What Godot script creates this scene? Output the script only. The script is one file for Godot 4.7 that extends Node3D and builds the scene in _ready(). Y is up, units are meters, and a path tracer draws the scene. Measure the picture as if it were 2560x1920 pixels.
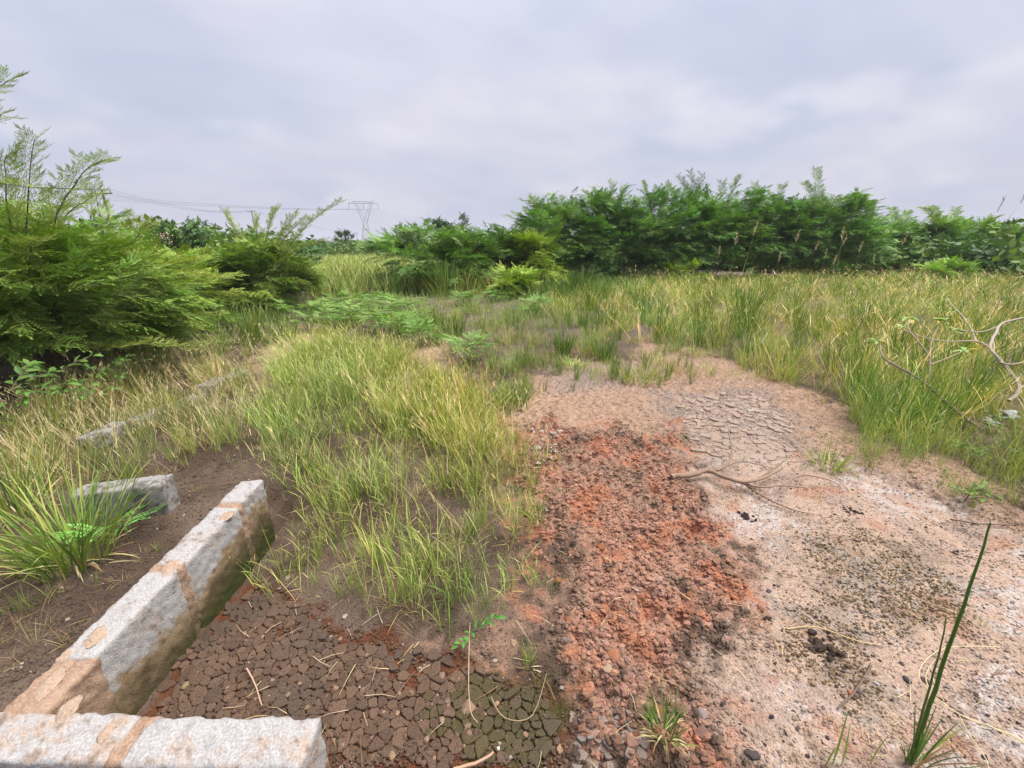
extends Node3D
# Scrubland behind a broken block footing: trampled red soil, cracked mud, tall grass and thickets under an overcast sky.
# Units are metres; the viewer stands at the origin, 1.6 m up, looking along -z.

var rng := RandomNumberGenerator.new()
var wide := FastNoiseLite.new()
var mid := FastNoiseLite.new()
var fine := FastNoiseLite.new()
var cells := FastNoiseLite.new()
var joints := FastNoiseLite.new()
var names := {}
var mats := {}

# ---------------------------------------------------------------- mesh collector
class Shape:
	var v := PackedVector3Array()
	var c := PackedColorArray()
	var i := PackedInt32Array()
	var n := PackedVector3Array()

	func vert(p: Vector3, col: Color) -> int:
		v.append(p)
		c.append(col)
		return v.size() - 1

	func tri(a: int, b: int, d: int) -> void:
		i.append(a)
		i.append(b)
		i.append(d)

	func quad(a: int, b: int, d: int, e: int) -> void:
		tri(a, b, d)
		tri(a, d, e)

	# a curved, tapering strip: leans towards az, bends further by curl
	func blade(base: Vector3, az: float, lean: float, length: float, width: float, curl: float, col: Color, segs: int, twist := 0.0) -> Vector3:
		var out := Vector3(cos(az), 0, sin(az))
		var side0 := Vector3(-sin(az), 0, cos(az))
		var p := base
		var a := lean
		var last0 := -1
		var last1 := -1
		for k in segs + 1:
			var t := float(k) / segs
			var dir := out * sin(a) + Vector3.UP * cos(a)
			var side := side0.rotated(dir, twist * t)
			var w := width * 0.5 * (1.0 - t * t * 0.75) * (0.55 + 0.45 * minf(t * 4.0, 1.0))
			if k == segs:
				var tip := vert(p, col)
				tri(last0, last1, tip)
			else:
				var v0 := vert(p - side * w, col)
				var v1 := vert(p + side * w, col)
				if k > 0:
					quad(last0, last1, v1, v0)
				last0 = v0
				last1 = v1
			p += dir * (length / segs)
			a += curl / segs
		return p

	func tube(pts: PackedVector3Array, r0: float, r1: float, sides: int, col: Color, capped := false) -> void:
		var ref := Vector3(0.31, 0.17, 0.93)
		var prev := -1
		for k in pts.size():
			var t := float(k) / maxf(1.0, pts.size() - 1.0)
			var d := (pts[mini(k + 1, pts.size() - 1)] - pts[maxi(k - 1, 0)]).normalized()
			var a := d.cross(ref)
			if a.length() < 0.05:
				a = d.cross(Vector3.RIGHT)
			a = a.normalized()
			ref = a.cross(d)
			var b := d.cross(a)
			var r := lerpf(r0, r1, t)
			var first := v.size()
			for s in sides:
				var g := TAU * s / sides
				vert(pts[k] + (a * cos(g) + b * sin(g)) * r, col)
			if k > 0:
				for s in sides:
					quad(prev + s, prev + (s + 1) % sides, first + (s + 1) % sides, first + s)
			if capped and (k == 0 or k == pts.size() - 1):
				for s in range(1, sides - 1):
					if k == 0:
						tri(first, first + s, first + s + 1)
					else:
						tri(first, first + s + 1, first + s)
			prev = first

	# flat leaf of four or more corners along axis d with width across s
	func leaf(base: Vector3, d: Vector3, s: Vector3, length: float, width: float, col: Color) -> void:
		var a := vert(base, col)
		var b := vert(base + d * length * 0.45 + s * width * 0.5, col)
		var e := vert(base + d * length, col)
		var g := vert(base + d * length * 0.45 - s * width * 0.5, col)
		quad(a, b, e, g)

	# broad leaf folded along its midrib
	func broad_leaf(base: Vector3, d: Vector3, s: Vector3, up: Vector3, length: float, width: float, col: Color) -> void:
		var m := PackedInt32Array()
		var l := PackedInt32Array()
		var r := PackedInt32Array()
		for k in 5:
			var t := k / 4.0
			var w: float = [0.04, 0.75, 1.0, 0.7, 0.02][k] * width * 0.5
			var p := base + d * length * t - up * length * 0.28 * t * t
			m.append(vert(p, col))
			l.append(vert(p - s * w + up * w * 0.35, col))
			r.append(vert(p + s * w + up * w * 0.35, col))
			if k:
				quad(l[k - 1], m[k - 1], m[k], l[k])
				quad(m[k - 1], r[k - 1], r[k], m[k])

	func mesh(smooth := false) -> ArrayMesh:
		var arr := []
		arr.resize(Mesh.ARRAY_MAX)
		arr[Mesh.ARRAY_VERTEX] = v
		arr[Mesh.ARRAY_COLOR] = c
		arr[Mesh.ARRAY_INDEX] = i
		if smooth:
			n.resize(v.size())
			n.fill(Vector3.ZERO)
			for k in range(0, i.size(), 3):
				var q := (v[i[k]] - v[i[k + 2]]).cross(v[i[k]] - v[i[k + 1]])
				n[i[k]] += q
				n[i[k + 1]] += q
				n[i[k + 2]] += q
			for k in n.size():
				n[k] = n[k].normalized()
		if n.size():
			arr[Mesh.ARRAY_NORMAL] = n
		var m := ArrayMesh.new()
		m.add_surface_from_arrays(Mesh.PRIMITIVE_TRIANGLES, arr)
		return m


# ---------------------------------------------------------------- scene helpers
func numbered(called: String) -> String:
	names[called] = names.get(called, 0) + 1
	return called if names[called] == 1 else "%s_%03d" % [called, names[called] - 1]


func tag(o: Node3D, label: String, category := "", group := "", kind := "") -> Node3D:
	if label:
		o.set_meta("label", label)
	if category:
		o.set_meta("category", category)
	if group:
		o.set_meta("group", group)
	if kind:
		o.set_meta("kind", kind)
	return o


func thing(called: String, at: Vector3, label: String, category: String, group := "", kind := "") -> Node3D:
	var o := Node3D.new()
	o.name = numbered(called)
	add_child(o)
	o.position = at
	tag(o, label, category, group, kind)
	return o


func obj(called: String, m: Mesh, mat: Material, parent: Node3D = self) -> MeshInstance3D:
	var o := MeshInstance3D.new()
	o.name = numbered(called) if parent == self else called
	o.mesh = m
	o.material_override = mat
	parent.add_child(o, true)
	return o


func scatter(called: String, m: Mesh, mat: Material, where: Array, tints: PackedColorArray, parent: Node3D) -> MultiMeshInstance3D:
	var mm := MultiMesh.new()
	mm.transform_format = MultiMesh.TRANSFORM_3D
	mm.use_colors = true
	mm.mesh = m
	mm.instance_count = where.size()
	for k in where.size():
		mm.set_instance_transform(k, where[k])
		mm.set_instance_color(k, tints[k])
	var o := MultiMeshInstance3D.new()
	o.name = called
	o.multimesh = mm
	o.material_override = mat
	o.set_meta("kind", "stuff")
	parent.add_child(o, true)
	return o


func jitter(c: Color, by: float) -> Color:
	var b := 1.0 + rng.randf_range(-by, by)
	return Color(c.r * b * rng.randf_range(1 - by * 0.4, 1 + by * 0.4), c.g * b, c.b * b * rng.randf_range(1 - by * 0.4, 1 + by * 0.4))


func pick(list: Array) -> Variant:
	return list[rng.randi() % list.size()]


func poly(flat: Array) -> PackedVector2Array:
	var p := PackedVector2Array()
	for k in range(0, flat.size(), 2):
		p.append(Vector2(flat[k], flat[k + 1]))
	return p


func noise_of(kind: int, frequency: float, octaves: int, seed_: int) -> FastNoiseLite:
	var f := FastNoiseLite.new()
	f.noise_type = kind
	f.frequency = frequency
	f.seed = seed_
	f.fractal_octaves = octaves
	if octaves == 1:
		f.fractal_type = FastNoiseLite.FRACTAL_NONE
	return f


# a tiling grey texture between lo and hi
func grain(size: int, frequency: float, octaves: int, lo: float, hi: float, seed_: int) -> ImageTexture:
	var f := noise_of(FastNoiseLite.TYPE_SIMPLEX_SMOOTH, frequency, octaves, seed_)
	var im := f.get_seamless_image(size, size)
	im.convert(Image.FORMAT_RGB8)
	var d := im.get_data()
	for k in d.size():
		d[k] = int(clampf(lo + (hi - lo) * d[k] / 255.0, 0, 1) * 255)
	return ImageTexture.create_from_image(Image.create_from_data(size, size, false, Image.FORMAT_RGB8, d))


func earthy(rough: float, relief: float, scale: float, tex: Texture2D, bump: Texture2D) -> StandardMaterial3D:
	var m := StandardMaterial3D.new()
	m.vertex_color_use_as_albedo = true
	m.roughness = rough
	m.metallic_specular = 0.25
	m.albedo_color = Color(0.82, 0.82, 0.82).linear_to_srgb()
	m.albedo_texture = tex
	m.heightmap_enabled = true
	m.heightmap_texture = bump
	m.heightmap_scale = relief
	m.uv1_triplanar = true
	m.uv1_world_triplanar = true
	m.uv1_scale = Vector3.ONE * scale
	return m


func leafy(rough: float, through: Color) -> StandardMaterial3D:
	var m := StandardMaterial3D.new()
	m.vertex_color_use_as_albedo = true
	m.roughness = rough
	m.metallic_specular = 0.35
	m.cull_mode = BaseMaterial3D.CULL_DISABLED
	if through != Color.BLACK:
		m.backlight_enabled = true
		m.backlight = through
	return m


# ---------------------------------------------------------------- the lie of the land
const X0 := -6.0
const Z0 := -14.0
const CELL := 0.1
const NX := 141
const NZ := 146
var zone_a := PackedColorArray()   # red soil, pale crust, tan soil, cracked mud
var zone_b := PackedColorArray()   # grey cracked soil, litter, raised bank, moss
var za := Color()
var zb := Color()


func signed_distance(p: Vector2, q: PackedVector2Array) -> float:
	var best := 1e9
	var last := q[q.size() - 1]
	for e in q:
		best = minf(best, p.distance_squared_to(Geometry2D.get_closest_point_to_segment(p, last, e)))
		last = e
	best = sqrt(best)
	return best if Geometry2D.is_point_in_polygon(p, q) else -best


func raster(list: Array) -> PackedColorArray:
	var out := PackedColorArray()
	out.resize(NX * NZ)
	out.fill(Color(-1, -1, -1, -1))
	for ch in 4:
		for q: PackedVector2Array in list[ch]:
			var lo := Vector2(1e9, 1e9)
			var hi := -lo
			for e in q:
				lo = lo.min(e)
				hi = hi.max(e)
			for iz in range(maxi(0, int((lo.y - 0.6 - Z0) / CELL)), mini(NZ, int((hi.y + 0.6 - Z0) / CELL) + 1)):
				for ix in range(maxi(0, int((lo.x - 0.6 - X0) / CELL)), mini(NX, int((hi.x + 0.6 - X0) / CELL) + 1)):
					var c := out[iz * NX + ix]
					c[ch] = maxf(c[ch], clampf(signed_distance(Vector2(X0 + ix * CELL, Z0 + iz * CELL), q), -1, 1))
					out[iz * NX + ix] = c
	return out


func ss(a: float, b: float, x: float) -> float:
	var t := clampf((x - a) / (b - a), 0.0, 1.0)
	return t * t * (3.0 - 2.0 * t)


func look_up(x: float, z: float) -> void:
	var jx := x + mid.get_noise_2d(x, z) * 0.16 + fine.get_noise_2d(x, z) * 0.04
	var jz := z + mid.get_noise_2d(x + 37.0, z) * 0.16 + fine.get_noise_2d(x, z + 19.0) * 0.04
	var fx := (jx - X0) / CELL
	var fz := (jz - Z0) / CELL
	if fx < 0 or fz < 0 or fx >= NX - 1 or fz >= NZ - 1:
		za = Color(-1, -1, -1, -1)
		zb = za
		return
	var ix := int(fx)
	var iz := int(fz)
	var k := iz * NX + ix
	fx -= ix
	fz -= iz
	za = zone_a[k].lerp(zone_a[k + 1], fx).lerp(zone_a[k + NX].lerp(zone_a[k + NX + 1], fx), fz)
	zb = zone_b[k].lerp(zone_b[k + 1], fx).lerp(zone_b[k + NX].lerp(zone_b[k + NX + 1], fx), fz)


# height of the ground; look_up(x, z) goes first
func rise(x: float, z: float) -> float:
	var h := 0.022 * wide.get_noise_2d(x, z) + 0.007 * mid.get_noise_2d(x * 3.0, z * 3.0)
	if absf(x) > 14 or z < -25:
		return h + 0.05 * wide.get_noise_2d(x * 0.2, z * 0.2)
	h += 0.0035 * fine.get_noise_2d(x * 2.2, z * 2.2)
	var red := ss(-0.08, 0.08, za.r)
	if red > 0.0:
		var lumps := cells.get_noise_2d(x, z)
		var print_ := cells.get_noise_2d(x * 0.42 + 3.0, z * 0.42) + 1.0
		h += red * (0.036 * mid.get_noise_2d(x * 4.6, z * 4.6) - 0.028 * lumps + 0.012 * fine.get_noise_2d(x * 1.3, z * 1.3) - 0.030 * ss(0.42, 0.12, print_))
	var pale := ss(-0.06, 0.06, za.g)
	if pale > 0.0:
		h += pale * (0.007 * fine.get_noise_2d(x, z) - 0.004 * cells.get_noise_2d(x * 1.7, z * 1.7))
	var trod := ss(-0.1, 0.1, za.b)
	if trod > 0.0:
		h += trod * (0.020 * mid.get_noise_2d(x * 3.6 + 9, z * 3.6) - 0.020 * cells.get_noise_2d(x * 0.8 + 5, z * 0.8) + 0.008 * fine.get_noise_2d(x, z))
	h -= 0.010 * ss(-0.02, 0.05, za.a)
	var grey := ss(-0.06, 0.05, zb.r)
	if grey > 0.0:
		h -= grey * 0.012 * (1.0 - ss(0.03, 0.16, joints.get_noise_2d(x, z) + 1.0))
	h += 0.006 * ss(-0.02, 0.1, zb.g) * fine.get_noise_2d(x * 1.6, z * 1.6)
	# the bank behind the footing, level with its shoulder
	if x < -1.35 and z > -3.0:
		var wall := -1.432 + 0.052 * (z + 0.93)
		h += (0.165 - 0.05 * ss(-1.6, -2.6, x)) * ss(wall, wall - 0.055, x) * ss(-2.75, -2.0, z)
	# the washed-out ditch along the inner face of the footing
	if x < -0.9 and x > -1.46 and z < -0.8 and z > -2.6:
		var along := ss(-0.95, -2.1, z) * ss(-2.6, -2.25, z)
		h -= 0.09 * along * ss(-1.05, -1.32, x) + 0.02 * ss(-1.2, -1.36, x) * ss(-2.4, -2.1, z)
	return h


func hgt(x: float, z: float) -> float:
	look_up(x, z)
	return rise(x, z)


func soil(x: float, z: float) -> Color:
	var a := mid.get_noise_2d(x * 1.3, z * 1.3)
	var b := fine.get_noise_2d(x * 0.8, z * 0.8)
	var w := wide.get_noise_2d(x * 2.0 + 5.0, z * 2.0)
	var e := 0.16 * a + 0.20 * b + 0.10 * fine.get_noise_2d(x * 2.4 + 31, z * 2.4)
	var c := Color(0.125, 0.088, 0.066).lerp(Color(0.205, 0.150, 0.115), ss(-0.3, 0.5, w + b * 0.5))
	var away := maxf(ss(-5.0, -9.0, z + 2.0 * a), ss(4.5, 7.0, absf(x) + a))
	if away > 0.0:
		c = c.lerp(Color(0.20, 0.16, 0.125).lerp(Color(0.27, 0.225, 0.19), ss(-0.2, 0.4, a)), away)
	c = c.lerp(Color(0.56, 0.385, 0.275).lerp(Color(0.42, 0.285, 0.205), ss(-0.2, 0.4, b)), ss(-0.14, 0.12, za.b + e))
	c = c.lerp(Color(0.40, 0.315, 0.27).lerp(Color(0.46, 0.33, 0.26), ss(-0.1, 0.4, a)), ss(-0.14, 0.12, zb.r + e))
	var pale := ss(-0.16, 0.16, za.g + e)
	if pale > 0.0:
		var p := Color(0.60, 0.44, 0.345).lerp(Color(0.50, 0.38, 0.31), ss(-0.1, 0.35, a))
		p = p.lerp(Color(0.68, 0.60, 0.56), ss(0.1, 0.55, w + b * 0.9 + a * 0.3) * 0.8)
		p = p.lerp(Color(0.50, 0.26, 0.16), ss(0.2, 0.55, mid.get_noise_2d(x * 0.9 + 80, z * 0.9)) * 0.6)
		c = c.lerp(p, pale)
	var red := ss(-0.16, 0.18, za.r + e + 0.2 * w)
	if red > 0.0:
		var r := Color(0.52, 0.292, 0.208).lerp(Color(0.53, 0.235, 0.142), ss(0.0, 0.45, a + b * 0.3))
		r = r.lerp(Color(0.40, 0.255, 0.185), ss(0.05, 0.45, mid.get_noise_2d(x * 0.8 + 40, z * 0.8)))
		r = r.lerp(Color(0.26, 0.195, 0.165), ss(0.3, 0.6, mid.get_noise_2d(x * 2.1, z * 2.1 + 60)) * 0.5)
		c = c.lerp(r, red)
	if zb.g > -0.2:
		c = c.lerp(Color(0.20, 0.145, 0.08), ss(-0.2, 0.25, zb.g + b * 0.5 + a * 0.25) * 0.45)
	c = c.lerp(Color(0.17, 0.068, 0.036), ss(-0.03, 0.03, za.a))
	if zb.a > -0.3:
		c = c.lerp(Color(0.085, 0.082, 0.03), ss(-0.08, 0.06, zb.a + b * 0.12) * 0.85)
	var g := 1.0 + 0.16 * fine.get_noise_2d(x * 3.0, z * 3.0)
	return Color(c.r * g, c.g * g, c.b * g)


func lines(from: float, fine_from: float, fine_to: float, to: float, step: float, growth: float) -> PackedFloat32Array:
	var low := PackedFloat32Array()
	var s := step
	var q := fine_from
	while q > from:
		s *= growth
		q -= s
		low.append(q)
	low.reverse()
	q = fine_from
	while q < fine_to:
		low.append(q)
		q += step
	s = step
	while q < to:
		low.append(q)
		s *= growth
		q += s
	low.append(to)
	return low


func build_ground() -> MeshInstance3D:
	var xs := lines(-1600, -2.9, 3.3, 1600, 0.0125, 1.055)
	var zs := lines(-2200, -4.4, -0.5, 60, 0.0125, 1.05)
	var w := xs.size()
	var d := zs.size()
	var s := Shape.new()
	s.v.resize(w * d)
	s.c.resize(w * d)
	s.n.resize(w * d)
	for j in d:
		var z := zs[j]
		for k in w:
			var x := xs[k]
			look_up(x, z)
			s.v[j * w + k] = Vector3(x, rise(x, z), z)
			s.c[j * w + k] = soil(x, z)
	for j in d:
		var ja := maxi(j - 1, 0)
		var jb := mini(j + 1, d - 1)
		for k in w:
			var ka := maxi(k - 1, 0)
			var kb := mini(k + 1, w - 1)
			s.n[j * w + k] = (s.v[jb * w + k] - s.v[ja * w + k]).cross(s.v[j * w + kb] - s.v[j * w + ka]).normalized()
	s.i.resize((w - 1) * (d - 1) * 6)
	var at := 0
	for j in d - 1:
		for k in w - 1:
			var p := j * w + k
			s.i[at] = p
			s.i[at + 1] = p + 1
			s.i[at + 2] = p + w
			s.i[at + 3] = p + 1
			s.i[at + 4] = p + w + 1
			s.i[at + 5] = p + w
			at += 6
	var o := obj("ground", s.mesh(), mats.soil)
	tag(o, "bare red and brown soil of the clearing running out under the scrub", "", "", "structure")
	return o


# ---------------------------------------------------------------- stones, plates
# a rounded lump: subdivided icosahedron with angular dents
func lump(detail: int, rough: float, flat: float, seed_: int, col: Color) -> ArrayMesh:
	var g := (1.0 + sqrt(5.0)) / 2.0
	var p: Array[Vector3] = [Vector3(-1, g, 0), Vector3(1, g, 0), Vector3(-1, -g, 0), Vector3(1, -g, 0), Vector3(0, -1, g), Vector3(0, 1, g), Vector3(0, -1, -g), Vector3(0, 1, -g), Vector3(g, 0, -1), Vector3(g, 0, 1), Vector3(-g, 0, -1), Vector3(-g, 0, 1)]
	var f: Array = [0, 11, 5, 0, 5, 1, 0, 1, 7, 0, 7, 10, 0, 10, 11, 1, 5, 9, 5, 11, 4, 11, 10, 2, 10, 7, 6, 7, 1, 8, 3, 9, 4, 3, 4, 2, 3, 2, 6, 3, 6, 8, 3, 8, 9, 4, 9, 5, 2, 4, 11, 6, 2, 10, 8, 6, 7, 9, 8, 1]
	for r in detail:
		var seen := {}
		var nf := []
		for k in range(0, f.size(), 3):
			var m := []
			for e in 3:
				var a: int = f[k + e]
				var b: int = f[k + (e + 1) % 3]
				var key := mini(a, b) * 10000 + maxi(a, b)
				if not seen.has(key):
					seen[key] = p.size()
					p.append((p[a] + p[b]) * 0.5)
				m.append(seen[key])
			nf.append_array([f[k], m[0], m[2], f[k + 1], m[1], m[0], f[k + 2], m[2], m[1], m[0], m[1], m[2]])
		f = nf
	var nz := noise_of(FastNoiseLite.TYPE_SIMPLEX, 0.9, 2, seed_)
	var cut := RandomNumberGenerator.new()
	cut.seed = seed_
	var planes := []
	for k in 5:
		planes.append([Vector3(cut.randf_range(-1, 1), cut.randf_range(-0.6, 1), cut.randf_range(-1, 1)).normalized(), cut.randf_range(0.55, 0.8)])
	var s := Shape.new()
	for q in p:
		var u := q.normalized()
		var r := 1.0 + rough * nz.get_noise_3dv(u * 1.4)
		var e := u * r
		for pl in planes:
			var over: float = e.dot(pl[0]) - pl[1]
			if over > 0:
				e -= pl[0] * over * 0.85
		var t := 1.0 + 0.12 * nz.get_noise_3dv(u * 4.0)
		s.vert(Vector3(e.x, e.y * flat, e.z), Color(col.r * t, col.g * t, col.b * t))
	for k in range(0, f.size(), 3):
		s.tri(f[k], f[k + 2], f[k + 1])
	return s.mesh(detail > 1)


func stone(at: Vector2, size: Vector3, turn: float, col: Color, label: String, group := "", called := "stone", sink := 0.35) -> MeshInstance3D:
	var o := obj(called, lump(2 if size.x > 0.02 else 1, 0.5, 1.0, rng.randi() % 9999, col), mats.stone)
	o.position = Vector3(at.x, hgt(at.x, at.y) + size.y * (1.0 - 2.0 * sink) * 0.8, at.y)
	o.rotation = Vector3(rng.randf_range(-0.2, 0.2), turn, rng.randf_range(-0.2, 0.2))
	o.scale = size
	tag(o, label, called, group)
	return o


func half_plane(p: PackedVector2Array, m: Vector2, n: Vector2) -> PackedVector2Array:
	var out := PackedVector2Array()
	for k in p.size():
		var a := p[k]
		var b := p[(k + 1) % p.size()]
		var da := (a - m).dot(n)
		var db := (b - m).dot(n)
		if da <= 0:
			out.append(a)
		if (da < 0) != (db < 0) and absf(da - db) > 1e-9:
			out.append(a.lerp(b, da / (da - db)))
	return out


# the drying plates of a mud sheet: a Voronoi cell each, parted by gaps
func mud_cells(zone: PackedVector2Array, size: float, squash: float) -> Array:
	var lo := Vector2(1e9, 1e9)
	var hi := -lo
	for e in zone:
		lo = lo.min(e)
		hi = hi.max(e)
	lo -= Vector2(size, size) * 2
	hi += Vector2(size, size) * 2
	var nx := int((hi.x - lo.x) / size) + 1
	var nz := int((hi.y - lo.y) / size) + 1
	var sites := PackedVector2Array()
	var gone := {}
	for j in nz:
		for k in nx:
			sites.append(lo + Vector2(k + 0.5 * (j % 2) + rng.randf_range(-0.42, 0.42), j * squash + rng.randf_range(-0.42, 0.42) * squash) * size)
			if rng.randf() < 0.08 + 0.62 * ss(-0.05, 0.35, wide.get_noise_2d(sites[-1].x * 6.0, sites[-1].y * 6.0)):
				gone[j * nx + k] = true
	var out := []
	for j in range(2, nz - 2):
		for k in range(2, nx - 2):
			var c := sites[j * nx + k]
			if gone.has(j * nx + k) or not Geometry2D.is_point_in_polygon(c, zone):
				continue
			var q := PackedVector2Array([c + Vector2(-size, -size) * 1.5, c + Vector2(size, -size) * 1.5, c + Vector2(size, size) * 1.5, c + Vector2(-size, size) * 1.5])
			for dj in range(-2, 3):
				for dk in range(-2, 3):
					if (dj or dk) and not gone.has((j + dj) * nx + k + dk):
						var e := sites[(j + dj) * nx + k + dk]
						q = half_plane(q, (c + e) * 0.5, (e - c).normalized())
			if q.size() > 2:
				out.append(q)
	return out


func plate(s: Shape, q: PackedVector2Array, centre: Vector2, gap: float, thick: float, lift: float, tilt: Vector2, col: Color) -> void:
	# corners are cut twice, so that the outline is worn round, then roughened
	var rim := PackedVector2Array()
	for e in q:
		rim.append(e - centre)
	for pass_ in 1:
		var cut := PackedVector2Array()
		var w := 0.22 if pass_ == 0 else 0.27
		for k in rim.size():
			var a := rim[k]
			var b := rim[(k + 1) % rim.size()]
			if a.distance_to(b) > 0.012:
				cut.append(a.lerp(b, w))
				cut.append(a.lerp(b, 0.5))
				cut.append(a.lerp(b, 1.0 - w))
			elif a.distance_to(b) > 0.004:
				cut.append(a.lerp(b, w))
				cut.append(a.lerp(b, 1.0 - w))
			else:
				cut.append(a.lerp(b, 0.5))
		rim = cut
	for k in rim.size():
		var m := rim[k]
		rim[k] = m * (1.0 + 0.22 * fine.get_noise_2d((centre.x + m.x) * 4.0, (centre.y + m.y) * 4.0))
	var size := 0.0
	for e in rim:
		size = maxf(size, e.length())
	var rings := [[0.55, 0.0004], [0.9, 0.0016], [1.0, -0.0022], [0.97, -thick]]
	var shrink := 1.0 - gap / maxf(size, 0.01)
	var first := s.v.size()
	var top := s.vert(Vector3(0, lift, 0), col)
	for r in rings:
		for e in rim:
			var p: Vector2 = e * r[0] * shrink
			var y: float = lift + r[1] + p.dot(tilt) + 0.0016 * fine.get_noise_2d((centre.x + p.x) * 6.0, (centre.y + p.y) * 6.0)
			var t := 1.0 + 0.14 * fine.get_noise_2d((centre.x + p.x) * 4.0 + 9.0, (centre.y + p.y) * 4.0)
			s.vert(Vector3(p.x, y, p.y), Color(col.r * t, col.g * t, col.b * t))
	var n := rim.size()
	for k in n:
		var k2 := (k + 1) % n
		s.tri(top, first + 1 + k, first + 1 + k2)
		for r in rings.size() - 1:
			var a := first + 1 + r * n
			s.quad(a + k, a + n + k, a + n + k2, a + k2)


# ---------------------------------------------------------------- concrete
# a rough cast block with worn edges; paint(p, normal) gives the colour at a place in the world
func block_mesh(size: Vector3, step: float, worn: float, rough: float, seed_: int, paint: Callable) -> ArrayMesh:
	var s := Shape.new()
	var nz := noise_of(FastNoiseLite.TYPE_SIMPLEX, 22.0, 4, seed_)
	var big := noise_of(FastNoiseLite.TYPE_SIMPLEX, 7.0, 2, seed_ + 1)
	var h := size * 0.5
	var seen := {}
	for ax in 3:
		for sg in [-1.0, 1.0]:
			var u := (ax + 1) % 3
			var w := (ax + 2) % 3
			var nu := maxi(2, int(size[u] / step))
			var nw := maxi(2, int(size[w] / step))
			var ids := []
			for j in nw + 1:
				for k in nu + 1:
					var p := Vector3()
					p[ax] = sg * h[ax]
					p[u] = -h[u] + size[u] * k / nu
					p[w] = -h[w] + size[w] * j / nw
					var key := Vector3i((p * 5000.0).round())
					if not seen.has(key):
						var chip := worn * (1.0 + 1.1 * big.get_noise_3dv(p * 1.7) + 0.8 * nz.get_noise_3dv(p))
						var inner := Vector3(h.x - chip, h.y - chip, h.z - chip).max(Vector3.ONE * 0.001)
						var core := p.clamp(-inner, inner)
						var off := p - core
						var nrm := off.normalized() if off.length() > 1e-6 else p.normalized()
						var q := core + nrm * minf(off.length(), chip)
						q += nrm * rough * (nz.get_noise_3dv(p) + (0.8 * nz.get_noise_3dv(p * 2.3) if nrm.y > 0.5 else 0.2 * nz.get_noise_3dv(p * 2.0)))
						seen[key] = s.vert(q, paint.call(q, nrm))
					ids.append(seen[key])
			for j in nw:
				for k in nu:
					var a: int = ids[j * (nu + 1) + k]
					var b: int = ids[j * (nu + 1) + k + 1]
					var c: int = ids[(j + 1) * (nu + 1) + k + 1]
					var d: int = ids[(j + 1) * (nu + 1) + k]
					if sg > 0:
						s.quad(a, d, c, b)
					else:
						s.quad(a, b, c, d)
	return s.mesh(true)


func place_block(called: String, parent: Node3D, origin: Vector3, yaw: float, size: Vector3, seed_: int, worn: float, rough: float, paint: Callable) -> MeshInstance3D:
	var t := Transform3D(Basis(Vector3.UP, yaw), origin)
	var o := obj(called, block_mesh(size, 0.0125, worn, rough, seed_, func(p: Vector3, n: Vector3) -> Color: return paint.call(t * p, t.basis * n)), mats.concrete, parent)
	o.transform = parent.transform.affine_inverse() * t if parent != self else t
	return o


# ---------------------------------------------------------------- grass
const FRESH := Color(0.215, 0.315, 0.060)
const LIME := Color(0.355, 0.390, 0.105)
const DEEP := Color(0.095, 0.170, 0.040)
const STRAW := Color(0.60, 0.49, 0.29)
const GOLD := Color(0.47, 0.40, 0.17)
const RUST := Color(0.30, 0.18, 0.10)


func tuft(count: int, spread: float, lean: Vector2, curl: Vector2, length: Vector2, width: Vector2, colors: Array, segs: int) -> ArrayMesh:
	var s := Shape.new()
	for k in count:
		var az := rng.randf() * TAU
		var r := spread * sqrt(rng.randf())
		var base := Vector3(cos(az) * r, -0.02, sin(az) * r)
		s.blade(base, az + rng.randf_range(-0.9, 0.9), rng.randf_range(lean.x, lean.y), rng.randf_range(length.x, length.y), rng.randf_range(width.x, width.y), rng.randf_range(curl.x, curl.y), jitter(pick(colors), 0.22), segs, rng.randf_range(-1.2, 1.2))
	return s.mesh()


# slender stems with side leaves and a few spikelets
func culms(count: int, spread: float, lean: float, colors: Array, head: Color, heads: int) -> ArrayMesh:
	var s := Shape.new()
	for k in count:
		var az := rng.randf() * TAU
		var r := spread * sqrt(rng.randf())
		var l := rng.randf_range(0.7, 1.0)
		var a0 := rng.randf_range(0.02, lean)
		var cu := rng.randf_range(0.0, 0.35)
		var base := Vector3(cos(az) * r, -0.02, sin(az) * r)
		var c := jitter(pick(colors), 0.2)
		var tip := s.blade(base, az, a0, l, 0.0075, cu, c, 4)
		for m in rng.randi_range(1, 3):
			var t := rng.randf_range(0.15, 0.7)
			s.blade(base.lerp(tip, t), rng.randf() * TAU, rng.randf_range(0.25, 0.8), rng.randf_range(0.16, 0.34), 0.010, rng.randf_range(0.2, 1.0), jitter(pick(colors), 0.2), 3)
		for m in heads:
			s.blade(base.lerp(tip, rng.randf_range(0.86, 1.0)), rng.randf() * TAU, rng.randf_range(0.15, 0.9), rng.randf_range(0.05, 0.11), 0.008, rng.randf_range(-0.2, 0.5), jitter(head, 0.2), 2)
	return s.mesh()


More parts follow.
